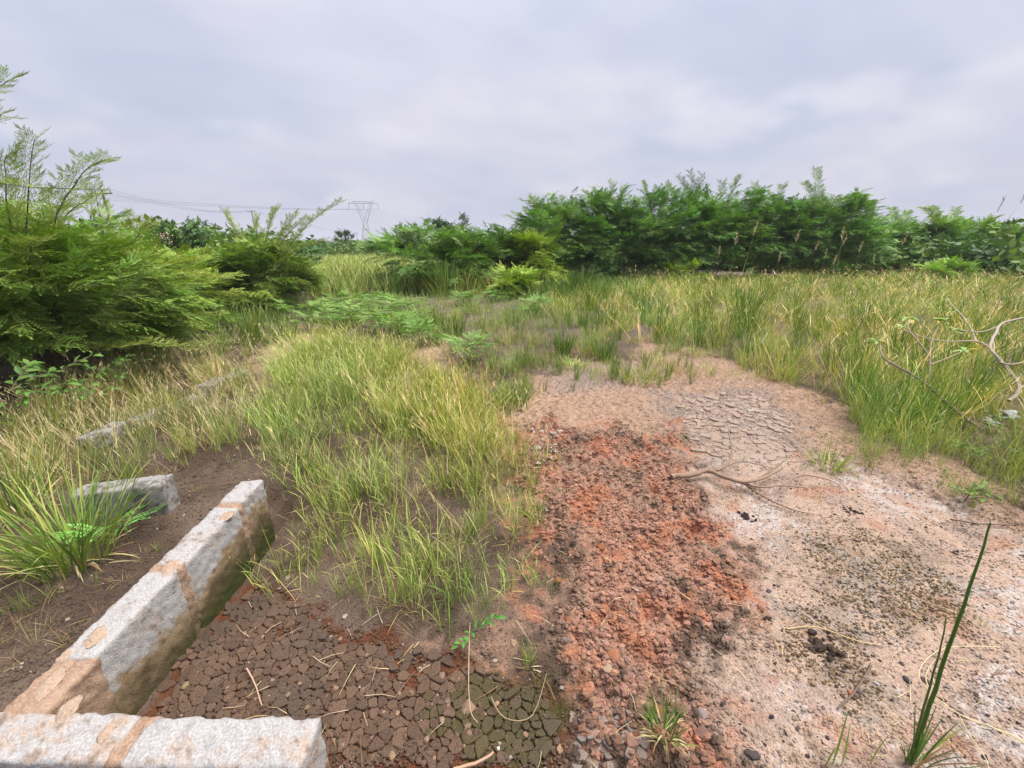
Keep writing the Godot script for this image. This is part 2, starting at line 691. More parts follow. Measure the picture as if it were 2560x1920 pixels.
# spread tufts over a polygon; each kind is [mesh, share, least height, greatest height]
func meadow(label: String, zone: PackedVector2Array, per_m2: float, kinds: Array, patchy: float, tone: Color, keep_clear: Array = []) -> Node3D:
	var o := thing("grass", Vector3.ZERO, label, "grass", "", "stuff")
	var lo := Vector2(1e9, 1e9)
	var hi := -lo
	for e in zone:
		lo = lo.min(e)
		hi = hi.max(e)
	var total := 0.0
	for k in kinds:
		total += k[1]
	var where := []
	var tints := []
	for k in kinds:
		where.append([])
		tints.append(PackedColorArray())
	var n := int((hi.x - lo.x) * (hi.y - lo.y) * per_m2)
	for t in n:
		var p := Vector2(rng.randf_range(lo.x, hi.x), rng.randf_range(lo.y, hi.y))
		var far := p.length()
		if far > 5.0 and rng.randf() > pow(5.0 / far, 1.15):
			continue
		var j := p + Vector2(mid.get_noise_2d(p.x, p.y + 50), mid.get_noise_2d(p.x + 50, p.y)) * (0.35 if far < 7 else 1.1)
		if not Geometry2D.is_point_in_polygon(j, zone):
			continue
		var f := 0.8 * mid.get_noise_2d(p.x * 0.45 + 11, p.y * 0.45) + 0.4 * wide.get_noise_2d(p.x * 0.8, p.y * 0.8 + 7) + (0.7 * mid.get_noise_2d(p.x * 2.0, p.y * 2.0 + 21) if far < 9.0 else 0.0)
		if f < patchy + rng.randf_range(-0.15, 0.15):
			continue
		var clear := false
		for q in keep_clear:
			if p.distance_to(Vector2(q[0], q[1])) < q[2]:
				clear = true
		if clear:
			continue
		var which := 0
		var r := rng.randf() * total
		# neighbours tend to be of one kind
		r = clampf(r * 0.65 + (mid.get_noise_2d(p.x * 0.7 - 30, p.y * 0.7) * 0.9 + 0.5) * 0.35 * total, 0, total - 0.001)
		while r > kinds[which][1]:
			r -= kinds[which][1]
			which += 1
		var edge := 1.0
		if far < 10.0:
			var inside := signed_distance(j, zone)
			edge = lerpf(0.6, 1.0, ss(0.0, 0.3, inside))
			if rng.randf() > 0.5 + 0.5 * ss(0.0, 0.2, inside):
				continue
		var tall: float = edge * lerpf(kinds[which][2], kinds[which][3], clampf(0.45 + f * 0.75 + rng.randf_range(-0.35, 0.35), 0, 1.15))
		var fat := tall * rng.randf_range(0.85, 1.25) * (1.0 + maxf(0.0, far - 4.0) * 0.075)
		var b := Basis(Vector3.UP, rng.randf() * TAU) * Basis(Vector3.RIGHT, rng.randf_range(-0.12, 0.12))
		where[which].append(Transform3D(b * Basis.from_scale(Vector3(fat, tall, fat)), Vector3(p.x, hgt(p.x, p.y), p.y)))
		var v := 1.0 + 0.30 * wide.get_noise_2d(p.x * 1.5 + 90, p.y * 1.5)
		var dry := 0.10 * mid.get_noise_2d(p.x * 0.5, p.y * 0.5 + 33) + 0.16 * wide.get_noise_2d(p.x * 0.5 + 17, p.y * 0.5)
		tints[which].append(jitter(Color(tone.r * v * (1 + dry), tone.g * v, tone.b * v * (1 - dry)), 0.10))
	for k in kinds.size():
		if where[k].size():
			scatter("blades", kinds[k][0], mats.grass, where[k], tints[k], o)
	return o


# a clump that stands by itself: green blades, dead blades at its foot
func clump(called: String, at: Vector2, label: String, tall: float, spread: float, count: int, dead: int, width: float, lean: Vector2, curl: Vector2, colors: Array, group := "") -> Node3D:
	var o := thing(called, Vector3(at.x, hgt(at.x, at.y), at.y), label, "grass clump", group)
	var s := Shape.new()
	for k in count:
		var az := rng.randf() * TAU
		var r := spread * sqrt(rng.randf())
		s.blade(Vector3(cos(az) * r, -0.015, sin(az) * r), az + rng.randf_range(-0.7, 0.7), rng.randf_range(lean.x, lean.y), tall * rng.randf_range(0.5, 1.05), width * rng.randf_range(0.7, 1.2), rng.randf_range(curl.x, curl.y), jitter(pick(colors), 0.2), 6, rng.randf_range(-1.5, 1.5))
	obj("blades", s.mesh(), mats.grass, o).set_meta("kind", "stuff")
	if dead:
		var d := Shape.new()
		for k in dead:
			var az := rng.randf() * TAU
			var r := spread * sqrt(rng.randf())
			d.blade(Vector3(cos(az) * r, -0.005, sin(az) * r), az + rng.randf_range(-0.5, 0.5), rng.randf_range(0.6, 1.25), tall * rng.randf_range(0.25, 0.6), width * rng.randf_range(0.7, 1.2), rng.randf_range(0.3, 1.1), jitter(pick([STRAW, STRAW, RUST, GOLD]), 0.2), 5, rng.randf_range(-1.5, 1.5))
		obj("dead_blades", d.mesh(), mats.grass, o).set_meta("kind", "stuff")
	return o


# ---------------------------------------------------------------- shrubs
# a leafy twig along +z: fronds to both sides, each a double row of leaflets
func spray(length: float, fronds: int, frond: float, pairs: int, leaflet: Vector2, col: Color, droop: float) -> ArrayMesh:
	var s := Shape.new()
	var bend := rng.randf_range(-0.25, 0.25)
	var pts := PackedVector3Array()
	for k in 5:
		var t := k / 4.0
		pts.append(Vector3(bend * length * t * t, 0.12 * length * t * (1 - t), length * t))
	s.tube(pts, 0.004, 0.0015, 3, Color(0.16, 0.12, 0.06))
	for k in fronds:
		var t := (k + 0.6) / fronds
		var b: Vector3 = pts[int(t * 3.99)].lerp(pts[mini(int(t * 3.99) + 1, 4)], fmod(t * 3.99, 1.0))
		var sg := -1.0 if k % 2 else 1.0
		var spread := rng.randf_range(0.7, 1.25) * (1.0 - 0.55 * t)
		var d := Vector3(sg * sin(spread), rng.randf_range(-0.15, 0.5), cos(spread)).normalized()
		if k == fronds - 1:
			d = Vector3(bend, rng.randf_range(-0.1, 0.4), 1).normalized()
		var fl := frond * rng.randf_range(0.75, 1.15) * (1.0 - 0.3 * t)
		var up := (Vector3.UP + Vector3(rng.randf_range(-0.4, 0.4), 0, rng.randf_range(-0.4, 0.4))).normalized()
		var side := d.cross(up).normalized()
		up = side.cross(d).normalized()
		var fc := jitter(col, 0.25)
		for m in pairs:
			var q := (m + 0.7) / pairs
			var p := b + d * fl * q - up * droop * fl * q * q
			var taper := 1.0 - 0.45 * absf(q - 0.45) * 2.0
			for w in [-1.0, 1.0]:
				var ld: Vector3 = (side * w + d * 0.45 - up * rng.randf_range(0.0, 0.35)).normalized()
				s.leaf(p, ld, (d - up * 0.1 * w).normalized(), leaflet.x * taper, leaflet.y * taper, jitter(fc, 0.12))
		s.leaf(b + d * fl - up * droop * fl, (d - up * droop).normalized(), side, leaflet.x, leaflet.y, fc)
		s.blade(b, 0, 0, 0.0001, 0.0001, 0, fc, 1)
	return s.mesh()


func broad_spray(length: float, leaves: int, leaf: Vector2, col: Color) -> ArrayMesh:
	var s := Shape.new()
	s.tube(PackedVector3Array([Vector3.ZERO, Vector3(0, 0.03, length * 0.5), Vector3(0.02, 0.02, length)]), 0.005, 0.002, 3, Color(0.16, 0.13, 0.08))
	for k in leaves:
		var t := (k + 1.0) / leaves
		var az := k * 2.4 + rng.randf_range(-0.4, 0.4)
		var d := Vector3(cos(az), 0.3 + 0.5 * sin(az), 0.55 + t * 0.4).normalized()
		var side := d.cross(Vector3.UP).normalized()
		s.broad_leaf(Vector3(0, 0.02, length * t), d, side, side.cross(d), leaf.x * rng.randf_range(0.7, 1.15), leaf.y * rng.randf_range(0.8, 1.1), jitter(col, 0.25))
	return s.mesh()


func facing(dir: Vector3, roll: float) -> Basis:
	var z := dir.normalized()
	var x := Vector3.UP.cross(z)
	if x.length() < 0.1:
		x = Vector3.RIGHT
	x = x.normalized()
	return Basis(x, z.cross(x), z) * Basis(Vector3(0, 0, 1), roll)


# at: foot of the shrub; half: half its width, height and depth; tips: places in the world that long shoots reach
func shrub(called: String, at: Vector3, half: Vector3, label: String, group: String, leaves: Array, count: int, size: float, tone: Color, tips: Array = [], seed_ := 1, stems := 6, young: Array = [], category := "shrub") -> Node3D:
	rng.seed = seed_ * 7919 + 13
	at.y = hgt(at.x, at.z)
	var o := thing(called, at, label, category, group)
	var bark := Color(0.13, 0.10, 0.075)
	var centre := Vector3(0, half.y * 1.02, 0)
	var outline := noise_of(FastNoiseLite.TYPE_SIMPLEX, 1.1, 2, seed_)
	var clumps := []
	for k in maxi(16, int(count / 22.0)):
		var a := rng.randf() * TAU
		var e := rng.randf_range(-0.75, 1.0)
		var u := Vector3(cos(a) * sqrt(1 - e * e), e, sin(a) * sqrt(1 - e * e))
		var r := rng.randf_range(0.72, 1.0) * (1.0 + 0.38 * outline.get_noise_3dv(u * 1.3))
		if e < 0:
			r *= 1.0 + 0.12 * e
		var k2 := rng.randf_range(0.78, 1.3)
		if e < 0:
			u = Vector3(cos(a) * (1.0 - 0.12 * e * e), e, sin(a) * (1.0 - 0.12 * e * e))
		clumps.append([centre + u * half * r, u.normalized(), Color(k2 * rng.randf_range(0.95, 1.12), k2, k2 * 0.95)])
	for k in stems:
		var c: Array = clumps[rng.randi() % clumps.size()]
		var s := Shape.new()
		var foot := Vector3(rng.randf_range(-0.12, 0.12) * half.x, -0.06, rng.randf_range(-0.12, 0.12) * half.z)
		var pts := PackedVector3Array()
		for j in 7:
			var t := j / 6.0
			pts.append(foot.lerp(c[0], t) + Vector3(0, half.y * 0.35 * t * (1 - t), 0) + Vector3(rng.randf_range(-1, 1), 0, rng.randf_range(-1, 1)) * 0.03 * half.y * minf(t * 3, 1))
		s.tube(pts, 0.012 + 0.008 * half.y, 0.005, 5, jitter(bark, 0.15), true)
		for j in 7:
			var m: Array = clumps[rng.randi() % clumps.size()]
			var from: Vector3 = pts[rng.randi_range(2, 5)]
			if from.distance_to(m[0]) < half.y * 0.9:
				s.tube(PackedVector3Array([from, from.lerp(m[0], 0.5) + Vector3(0, 0.05 * half.y, 0), m[0]]), 0.008 + 0.003 * half.y, 0.003, 4, jitter(bark, 0.15))
		obj("stem", s.mesh(true), mats.bark, o)
	var where := []
	var tints := []
	for k in leaves.size() + young.size():
		where.append([])
		tints.append(PackedColorArray())
	for k in count:
		var c: Array = clumps[rng.randi() % clumps.size()]
		var p: Vector3 = c[0] + Vector3(rng.randfn(0, 1), rng.randfn(0, 0.7), rng.randfn(0, 1)) * half * 0.13
		if k % 6 == 0:
			p = centre + (c[0] - centre) * rng.randf_range(0.25, 0.75)
		p.y = maxf(p.y, 0.06 + rng.randf() * 0.1)
		var u: Vector3 = c[1]
		var dir := u * 0.9 + Vector3(rng.randf_range(-0.8, 0.8), rng.randf_range(-0.35, 0.3), rng.randf_range(-0.8, 0.8))
		dir.y = clampf(dir.y, -0.22, 0.35)
		var w := rng.randi() % leaves.size()
		var sc := size * rng.randf_range(0.7, 1.2)
		where[w].append(Transform3D(facing(dir, rng.randf_range(-0.35, 0.35)).scaled(Vector3.ONE * sc), p - dir.normalized() * sc * 0.2))
		tints[w].append(jitter(tone * c[2], 0.16))
	# long shoots beyond the crown, leafy to the tip
	var tip_leaves: Array = young if young.size() else leaves
	var first := leaves.size() if young.size() else 0
	for tip in tips:
		var goal: Vector3 = tip - at
		var from := centre + (goal - centre) * 0.35
		from.y = minf(from.y, goal.y - 0.1)
		var s := Shape.new()
		var pts := PackedVector3Array()
		var sag := rng.randf_range(0.05, 0.14) * from.distance_to(goal)
		for j in 8:
			var t := j / 7.0
			pts.append(from.lerp(goal, t) + Vector3(0, sag * sin(t * PI), 0) + Vector3(rng.randf_range(-1, 1), rng.randf_range(-1, 1), rng.randf_range(-1, 1)) * 0.012)
		s.tube(pts, 0.009, 0.003, 4, jitter(bark, 0.1))
		obj("shoot", s.mesh(true), mats.bark, o)
		var n := int(from.distance_to(goal) / (0.052 * size))
		for j in n:
			var t := (j + 1.0) / n
			var q := t * 6.999
			var p := pts[int(q)].lerp(pts[int(q) + 1], q - int(q)) if t < 1.0 else pts[7]
			var along := (pts[mini(int(q) + 1, 7)] - pts[int(minf(q, 6))]).normalized()
			var out := along.cross(Vector3(rng.randf_range(-0.3, 0.3), 1, rng.randf_range(-0.3, 0.3))).normalized() * (1.0 if j % 2 else -1.0)
			var w := first + rng.randi() % tip_leaves.size()
			var sc := size * rng.randf_range(0.6, 0.95) * (1.0 - 0.35 * t)
			where[w].append(Transform3D(facing(out * 0.8 + along * 0.8 + Vector3.UP * 0.25, rng.randf_range(-0.4, 0.4)).scaled(Vector3.ONE * sc), p))
			tints[w].append(jitter(tone, 0.15))
	for k in where.size():
		if where[k].size():
			scatter("crown", leaves[k] if k < leaves.size() else young[k - leaves.size()], mats.leaf, where[k], tints[k], o)
	return o


# a low plant of feathery or broad leaves round a short stem
func herb(called: String, at: Vector2, label: String, group: String, tall: float, sprays_: Array, count: int, tone: Color, size: float) -> Node3D:
	var o := thing(called, Vector3(at.x, hgt(at.x, at.y), at.y), label, "plant", group)
	var s := Shape.new()
	s.tube(PackedVector3Array([Vector3(0, -0.03, 0), Vector3(0.01, tall * 0.5, 0.01), Vector3(0.0, tall, 0.02)]), 0.004, 0.002, 4, Color(0.12, 0.12, 0.05))
	obj("stem", s.mesh(true), mats.bark, o)
	var where := []
	var tints := PackedColorArray()
	for k in count:
		var az := k * 2.4 + rng.randf_range(-0.4, 0.4)
		var t := rng.randf_range(0.25, 1.0)
		where.append(Transform3D(facing(Vector3(cos(az), rng.randf_range(-0.05, 0.5), sin(az)), rng.randf_range(-0.3, 0.3)).scaled(Vector3.ONE * size * rng.randf_range(0.7, 1.15)), Vector3(0, tall * t, 0)))
		tints.append(jitter(tone, 0.15))
	scatter("leaves", pick(sprays_), mats.leaf, where, tints, o)
	return o


# a crooked branch: [points], start radius, end radius
func limb(s: Shape, flat: Array, r0: float, r1: float, col: Color, sides := 6) -> void:
	var c := Curve3D.new()
	var p := PackedVector3Array()
	for k in range(0, flat.size(), 3):
		p.append(Vector3(flat[k], flat[k + 1], flat[k + 2]))
	var out := PackedVector3Array()
	for k in p.size() - 1:
		var a := p[maxi(k - 1, 0)]
		var d := p[mini(k + 2, p.size() - 1)]
		for j in 4:
			out.append(p[k].cubic_interpolate(p[k + 1], a, d, j / 4.0) + Vector3(rng.randf_range(-1, 1), rng.randf_range(-1, 1), rng.randf_range(-1, 1)) * r0 * 0.22)
	out.append(p[p.size() - 1])
	s.tube(out, r0, r1, sides, col, true)


func between(a: Vector3, b: Vector3, sag: float, count: int) -> PackedVector3Array:
	var out := PackedVector3Array()
	for k in count + 1:
		var t := float(k) / count
		out.append(a.lerp(b, t) - Vector3(0, sag * 4.0 * t * (1 - t), 0))
	return out


# ================================================================ the scene
func _ready() -> void:
	rng.seed = 20240611
	# camera
	var cam := Camera3D.new()
	cam.name = "camera"
	cam.position = Vector3(0, 1.6, 0)
	cam.rotation_degrees = Vector3(-18.5, 0, 0)
	cam.fov = 85.0
	cam.near = 0.05
	cam.far = 5000.0
	add_child(cam)
	cam.current = true
	# sky, haze, exposure
	var env := Environment.new()
	env.background_mode = Environment.BG_SKY
	env.tonemap_mode = Environment.TONE_MAPPER_LINEAR
	env.tonemap_exposure = 4.6
	env.sky = Sky.new()
	var pano := PanoramaSkyMaterial.new()
	pano.panorama = cloudy_sky(1.0 / 4.6)
	env.sky.sky_material = pano
	env.sdfgi_enabled = true
	env.ssao_enabled = true
	env.ssil_enabled = true
	env.fog_enabled = true
	env.fog_density = 0.0007
	env.fog_light_color = Color(0.83, 0.84, 0.9)
	var we := WorldEnvironment.new()
	we.name = "world_environment"
	we.environment = env
	add_child(we)
	# the sun, spread wide by the cloud
	var sun := DirectionalLight3D.new()
	sun.name = "sun"
	sun.rotation_degrees = Vector3(-66, 100, 0)
	sun.light_energy = 0.5
	sun.light_angular_distance = 50.0
	sun.light_color = Color(1.0, 0.965, 0.92)
	sun.shadow_enabled = true
	add_child(sun)

	wide = noise_of(FastNoiseLite.TYPE_SIMPLEX_SMOOTH, 0.7, 2, 3)
	mid = noise_of(FastNoiseLite.TYPE_SIMPLEX_SMOOTH, 2.4, 3, 5)
	fine = noise_of(FastNoiseLite.TYPE_SIMPLEX_SMOOTH, 14.0, 3, 7)
	cells = noise_of(FastNoiseLite.TYPE_CELLULAR, 17.0, 1, 9)
	cells.cellular_return_type = FastNoiseLite.RETURN_DISTANCE
	cells.cellular_jitter = 1.0
	joints = noise_of(FastNoiseLite.TYPE_CELLULAR, 14.0, 1, 11)
	joints.cellular_return_type = FastNoiseLite.RETURN_DISTANCE2_SUB
	build_materials()
	build_zones()
	print("ground")
	var ground := build_ground()
	print("mud")
	build_mud(ground)
	build_footing()
	print("grass")
	build_grass()
	print("shrubs")
	build_shrubs()
	print("far")
	build_far()
	print("small")
	build_small()
	print("done")


func cloudy_sky(gain: float) -> ImageTexture:
	var w := 1024
	var h := 512
	var big := noise_of(FastNoiseLite.TYPE_SIMPLEX_SMOOTH, 0.55, 4, 21)
	var soft := noise_of(FastNoiseLite.TYPE_SIMPLEX_SMOOTH, 0.9, 3, 31)
	var im := Image.create(w, h, false, Image.FORMAT_RGBF)
	im.fill(Color(0.22, 0.21, 0.20) * gain)
	for j in h / 2:
		var el := PI * (0.5 - (j + 0.5) / h)
		for k in w:
			var az := TAU * (k + 0.5) / w
			var d := Vector3(cos(el) * sin(az), sin(el), cos(el) * cos(az))
			# a layer of cloud seen in perspective
			var q := d / (d.y + 0.22)
			var n := big.get_noise_2d(q.x * 1.5, q.z * 1.5)
			var m := soft.get_noise_2d(q.x * 0.8 + 40, q.z * 0.8)
			var c := Color(0.595, 0.615, 0.730)
			c = c.lerp(Color(0.500, 0.550, 0.695), ss(-0.1, 0.5, -m) * 0.9)
			c = c.lerp(Color(0.675, 0.665, 0.760), ss(-0.05, 0.5, n * 0.8 + m * 0.5))
			c = c.lerp(Color(0.76, 0.745, 0.83), ss(0.2, 0.6, n + 0.35 * soft.get_noise_2d(q.x * 4.0, q.z * 4.0)) * 0.4)
			c = c.lerp(Color(0.575, 0.595, 0.69), ss(0.14, 0.0, d.y) * 0.7)
			var ripple := 1.0 + 0.07 * big.get_noise_2d((q.x + q.z * 0.6) * 2.6 + 7, (q.z - q.x * 0.6) * 5.5)
			c = Color(c.r * ripple, c.g * ripple, c.b * (1.0 + (ripple - 1.0) * 0.6))
			# overcast: brightens evenly from the horizon to the zenith
			var up := 1.0 + 0.5 * d.y
			im.set_pixel(k, j, Color(c.r, c.g, c.b) * gain * up)
	return ImageTexture.create_from_image(im)


func build_materials() -> void:
	var g1 := grain(512, 0.05, 4, 0.72, 1.0, 41)
	var b1 := grain(512, 0.06, 5, 0.0, 1.0, 43)
	mats.soil = earthy(0.95, 0.9, 2.6, g1, b1)
	mats.mud = earthy(0.9, 0.35, 5.0, g1, b1)
	mats.stone = earthy(0.85, 0.25, 9.0, g1, b1)
	mats.concrete = earthy(0.92, 0.22, 4.0, g1, b1)
	mats.grass = leafy(0.55, Color(0.62, 0.66, 0.4))
	mats.leaf = leafy(0.5, Color(0.6, 0.68, 0.36))
	mats.bark = leafy(0.85, Color.BLACK)
	mats.steel = leafy(0.6, Color.BLACK)


func build_zones() -> void:
	var red := poly([-0.167, -3.897, 0.099, -3.409, 0.395, -3.959, 0.580, -3.181, 1.012, -3.778, 1.125, -3.181, 1.516, -3.612, 1.315, -2.867, 1.240, -2.324, 1.162, -1.857, 1.056, -1.548, 0.906, -1.309, 0.722, -1.172, 0.692, -1.024, 0.736, -0.887, 0.742, -0.792, 0.159, -0.792, 0.163, -0.965, 0.146, -1.120, 0.140, -1.268, 0.197, -1.470, 0.196, -1.691, 0.146, -2.049, 0.076, -2.485, -0.061, -3.097])
	var spot := poly([-0.185, -1.309, -0.051, -1.326, 0.036, -1.268, 0.007, -1.209, -0.122, -1.228])
	var pale := poly([1.333, -2.867, 2.336, -3.097, 2.596, -2.797, 2.985, -2.485, 2.835, -2.134, 3.083, -1.930, 3.041, -1.548, 1.938, -0.792, 0.742, -0.792, 0.692, -1.024, 0.722, -1.172, 0.916, -1.309, 1.056, -1.548, 1.162, -1.857, 1.240, -2.324])
	var tan := poly([0.129, -4.604, 0.440, -5.148, 1.197, -5.355, 2.489, -5.820, 2.681, -4.445, 2.503, -3.778, 1.333, -2.867, 1.421, -3.409, 0.581, -3.314, -0.091, -3.612, -0.267, -4.022])
	var tan2 := poly([-1.706, -6.673, -1.211, -7.382, -0.596, -6.081, -0.901, -5.355, -1.383, -5.579])
	var tan3 := poly([3.017, -2.485, 3.198, -2.226, 3.083, -1.930, 2.540, -1.857])
	var tan4 := poly([-3.945, -6.365, -4.063, -7.791, -3.124, -7.192, -2.505, -5.355, -2.639, -4.445, -3.258, -4.773])
	var tan5 := poly([2.165, -7.011, 2.823, -6.673, 3.171, -5.355, 3.411, -4.445, 3.406, -3.778, 3.090, -3.181, 3.471, -2.867, 3.371, -2.375, 2.878, -2.375, 2.544, -2.729, 2.284, -3.017, 2.412, -3.778, 2.265, -4.954, 1.754, -5.579])
	var crack := poly(CRACK)
	var grey := poly([1.533, -4.445, 2.975, -4.687, 2.774, -3.778, 2.359, -3.017, 1.689, -2.729, 1.347, -2.729, 1.404, -3.361])
	var grey2 := poly([0.474, -5.579, 1.552, -6.081, 1.999, -5.355, 1.313, -4.604, 0.490, -4.445])
	var litter := poly([1.663, -1.893, 1.982, -2.008, 2.205, -1.930, 2.108, -1.691, 1.965, -1.495, 1.730, -1.470, 1.534, -1.575])
	var litter2 := poly([1.268, -1.375, 1.405, -1.398, 1.352, -1.248, 1.208, -1.228])
	var bank := poly([-6.0, -2.2, -3.2, -2.35, -2.2, -2.15, -1.58, -2.0, -1.5, -0.6, -1.55, 0.4, -6.0, 0.4])
	var moss := poly([-0.258, -1.154, -0.048, -1.228, 0.080, -1.191, 0.140, -1.054, 0.163, -0.965, 0.021, -0.912, -0.198, -0.965, -0.276, -1.054])
	zone_a = raster([[red, spot], [pale], [tan, tan2, tan3, tan4, tan5], [crack]])
	zone_b = raster([[grey, grey2], [litter, litter2], [bank], [moss]])


const CRACK := [-1.190, -0.792, -1.342, -1.054, -1.381, -1.209, -1.383, -1.575, -1.319, -1.771, -1.016, -1.548, -0.719, -1.341, -0.398, -1.309, -0.177, -1.228, 0.044, -1.209, 0.137, -1.120, 0.148, -0.965, 0.152, -0.792]


func build_mud(ground: MeshInstance3D) -> void:
	var zone := poly(CRACK)
	var all := mud_cells(zone, 0.035, 0.9)
	var rest := Shape.new()
	var made := []
	for q: PackedVector2Array in all:
		var c := Vector2.ZERO
		for e in q:
			c += e
		made.append([q, c / q.size()])
	made.sort_custom(func(a, b): return a[1].length() < b[1].length())
	var count := 0
	for e in made:
		var c: Vector2 = e[1]
		look_up(c.x, c.y)
		var y := rise(c.x, c.y)
		var col := Color(0.140, 0.092, 0.067).lerp(Color(0.225, 0.146, 0.102), rng.randf())
		col = col.lerp(Color(0.125, 0.098, 0.08), ss(-0.1, 0.5, wide.get_noise_2d(c.x * 3 + 3, c.y * 3)) * 0.7)
		if zb.a + rng.randf_range(-0.05, 0.05) > -0.02:
			col = col.lerp(Color(0.10, 0.095, 0.04), rng.randf_range(0.4, 0.85))
		if za.a < 0.05 and rng.randf() < 0.4:
			continue
		var tilt := Vector2(rng.randf_range(-1, 1), rng.randf_range(-1, 1)) * 0.06
		var gap := 0.0002 + 0.0035 * pow(rng.randf(), 4.0) + 0.0022 * ss(0.0, 0.5, mid.get_noise_2d(c.x * 2.5, c.y * 2.5))
		var lift := 0.0085 + rng.randf_range(-0.002, 0.0025)
		if count < 300:
			var s := Shape.new()
			plate(s, e[0], c, gap, 0.034, lift, tilt, col)
			var o := obj("mud_plate", s.mesh(true), mats.mud, ground)
			o.position = Vector3(c.x, y, c.y)
		else:
			var first := rest.v.size()
			plate(rest, e[0], c, gap, 0.034, lift, tilt, col)
			for k in range(first, rest.v.size()):
				rest.v[k] += Vector3(c.x, y, c.y)
		count += 1
	# small flakes of the grey crust between the red clods and on the far clay
	for z: Array in [[poly([0.223, -1.054, 0.377, -1.070, 0.466, -0.980, 0.408, -0.887, 0.185, -0.887]), 0.026, Color(0.33, 0.27, 0.235)], [poly([1.791, -4.296, 2.785, -4.445, 2.613, -3.666, 2.284, -3.017, 1.724, -2.797, 1.475, -2.867]), 0.066, Color(0.50, 0.385, 0.315)]]:
		for q: PackedVector2Array in mud_cells(z[0], z[1], 0.95):
			var c := Vector2.ZERO
			for e in q:
				c += e
			c /= q.size()
			var first := rest.v.size()
			plate(rest, q, c, 0.045 * z[1], 0.02, rng.randf_range(0.001, 0.004), Vector2(rng.randf_range(-1, 1), rng.randf_range(-1, 1)) * 0.05, jitter(z[2], 0.07))
			var y := hgt(c.x, c.y)
			for k in range(first, rest.v.size()):
				rest.v[k] += Vector3(c.x, y, c.y)
	obj("mud_flakes", rest.mesh(true), mats.mud, ground).set_meta("kind", "stuff")
	print("plates ", count)
	# crumbs of soil and grit
	var shapes := []
	for k in 5:
		shapes.append(lump(1 if k < 4 else 0, 0.7, 0.8, 60 + k, Color.WHITE))
	var where := [[], [], [], [], []]
	var tints := [PackedColorArray(), PackedColorArray(), PackedColorArray(), PackedColorArray(), PackedColorArray()]
	for k in 330000:
		var z := -0.55 - 4.4 * pow(rng.randf(), 1.5)
		var x := rng.randf_range(-0.75, 1.0) * (1.3 + absf(z) * 1.2)
		if x < -1.3 and z > -2.3 and x > -1.62:
			continue
		look_up(x, z)
		var red := ss(-0.08, 0.08, za.r)
		var pale := ss(-0.08, 0.08, za.g)
		var crack := ss(-0.03, 0.03, za.a)
		var p := 0.14 + 0.8 * red + 0.30 * pale + 1.1 * ss(-0.12, 0.06, zb.g + 0.12 * mid.get_noise_2d(x * 2.5, z * 2.5)) + 0.4 * ss(-0.1, 0.1, za.b)
		if x < -1.5:
			p += 0.25
		if crack > 0.5:
			p = 0.5
		p *= clampf(0.7 + 1.2 * mid.get_noise_2d(x * 1.5, z * 1.5 + 70), 0.15, 1.4)
		if rng.randf() > p:
			continue
		var r := 0.0022 + 0.0045 * pow(rng.randf(), 3.0) + (0.002 + 0.011 * pow(rng.randf(), 6.0) if red > 0.5 else 0.005 * pow(rng.randf(), 7.0))
		var c := soil(x, z)
		if crack > 0.5:
			c = Color(0.18, 0.12, 0.085)
		c = jitter(c, 0.24)
		if zb.g > -0.1 and rng.randf() < 0.7:
			c = jitter(pick([Color(0.23, 0.16, 0.085), Color(0.16, 0.115, 0.065), Color(0.33, 0.25, 0.14)]), 0.2)
		var odd := rng.randf()
		if odd < 0.012:
			c = Color(0.55, 0.46, 0.40)
		elif odd < 0.06 and pale > 0.5:
			c = Color(0.10, 0.075, 0.075)
		var w := rng.randi() % 5
		where[w].append(Transform3D(Basis(Vector3(rng.randf(), rng.randf(), rng.randf()).normalized(), rng.randf() * TAU).scaled(Vector3(r * rng.randf_range(0.8, 1.5), r * rng.randf_range(0.6, 1.0), r)), Vector3(x, rise(x, z) + r * 0.25 + (0.006 if crack > 0.5 else 0.0), z)))
		tints[w].append(c)
	for k in 5:
		scatter("soil_crumbs", shapes[k], mats.stone, where[k], tints[k], ground)
	print("crumbs ", where[0].size() * 5)


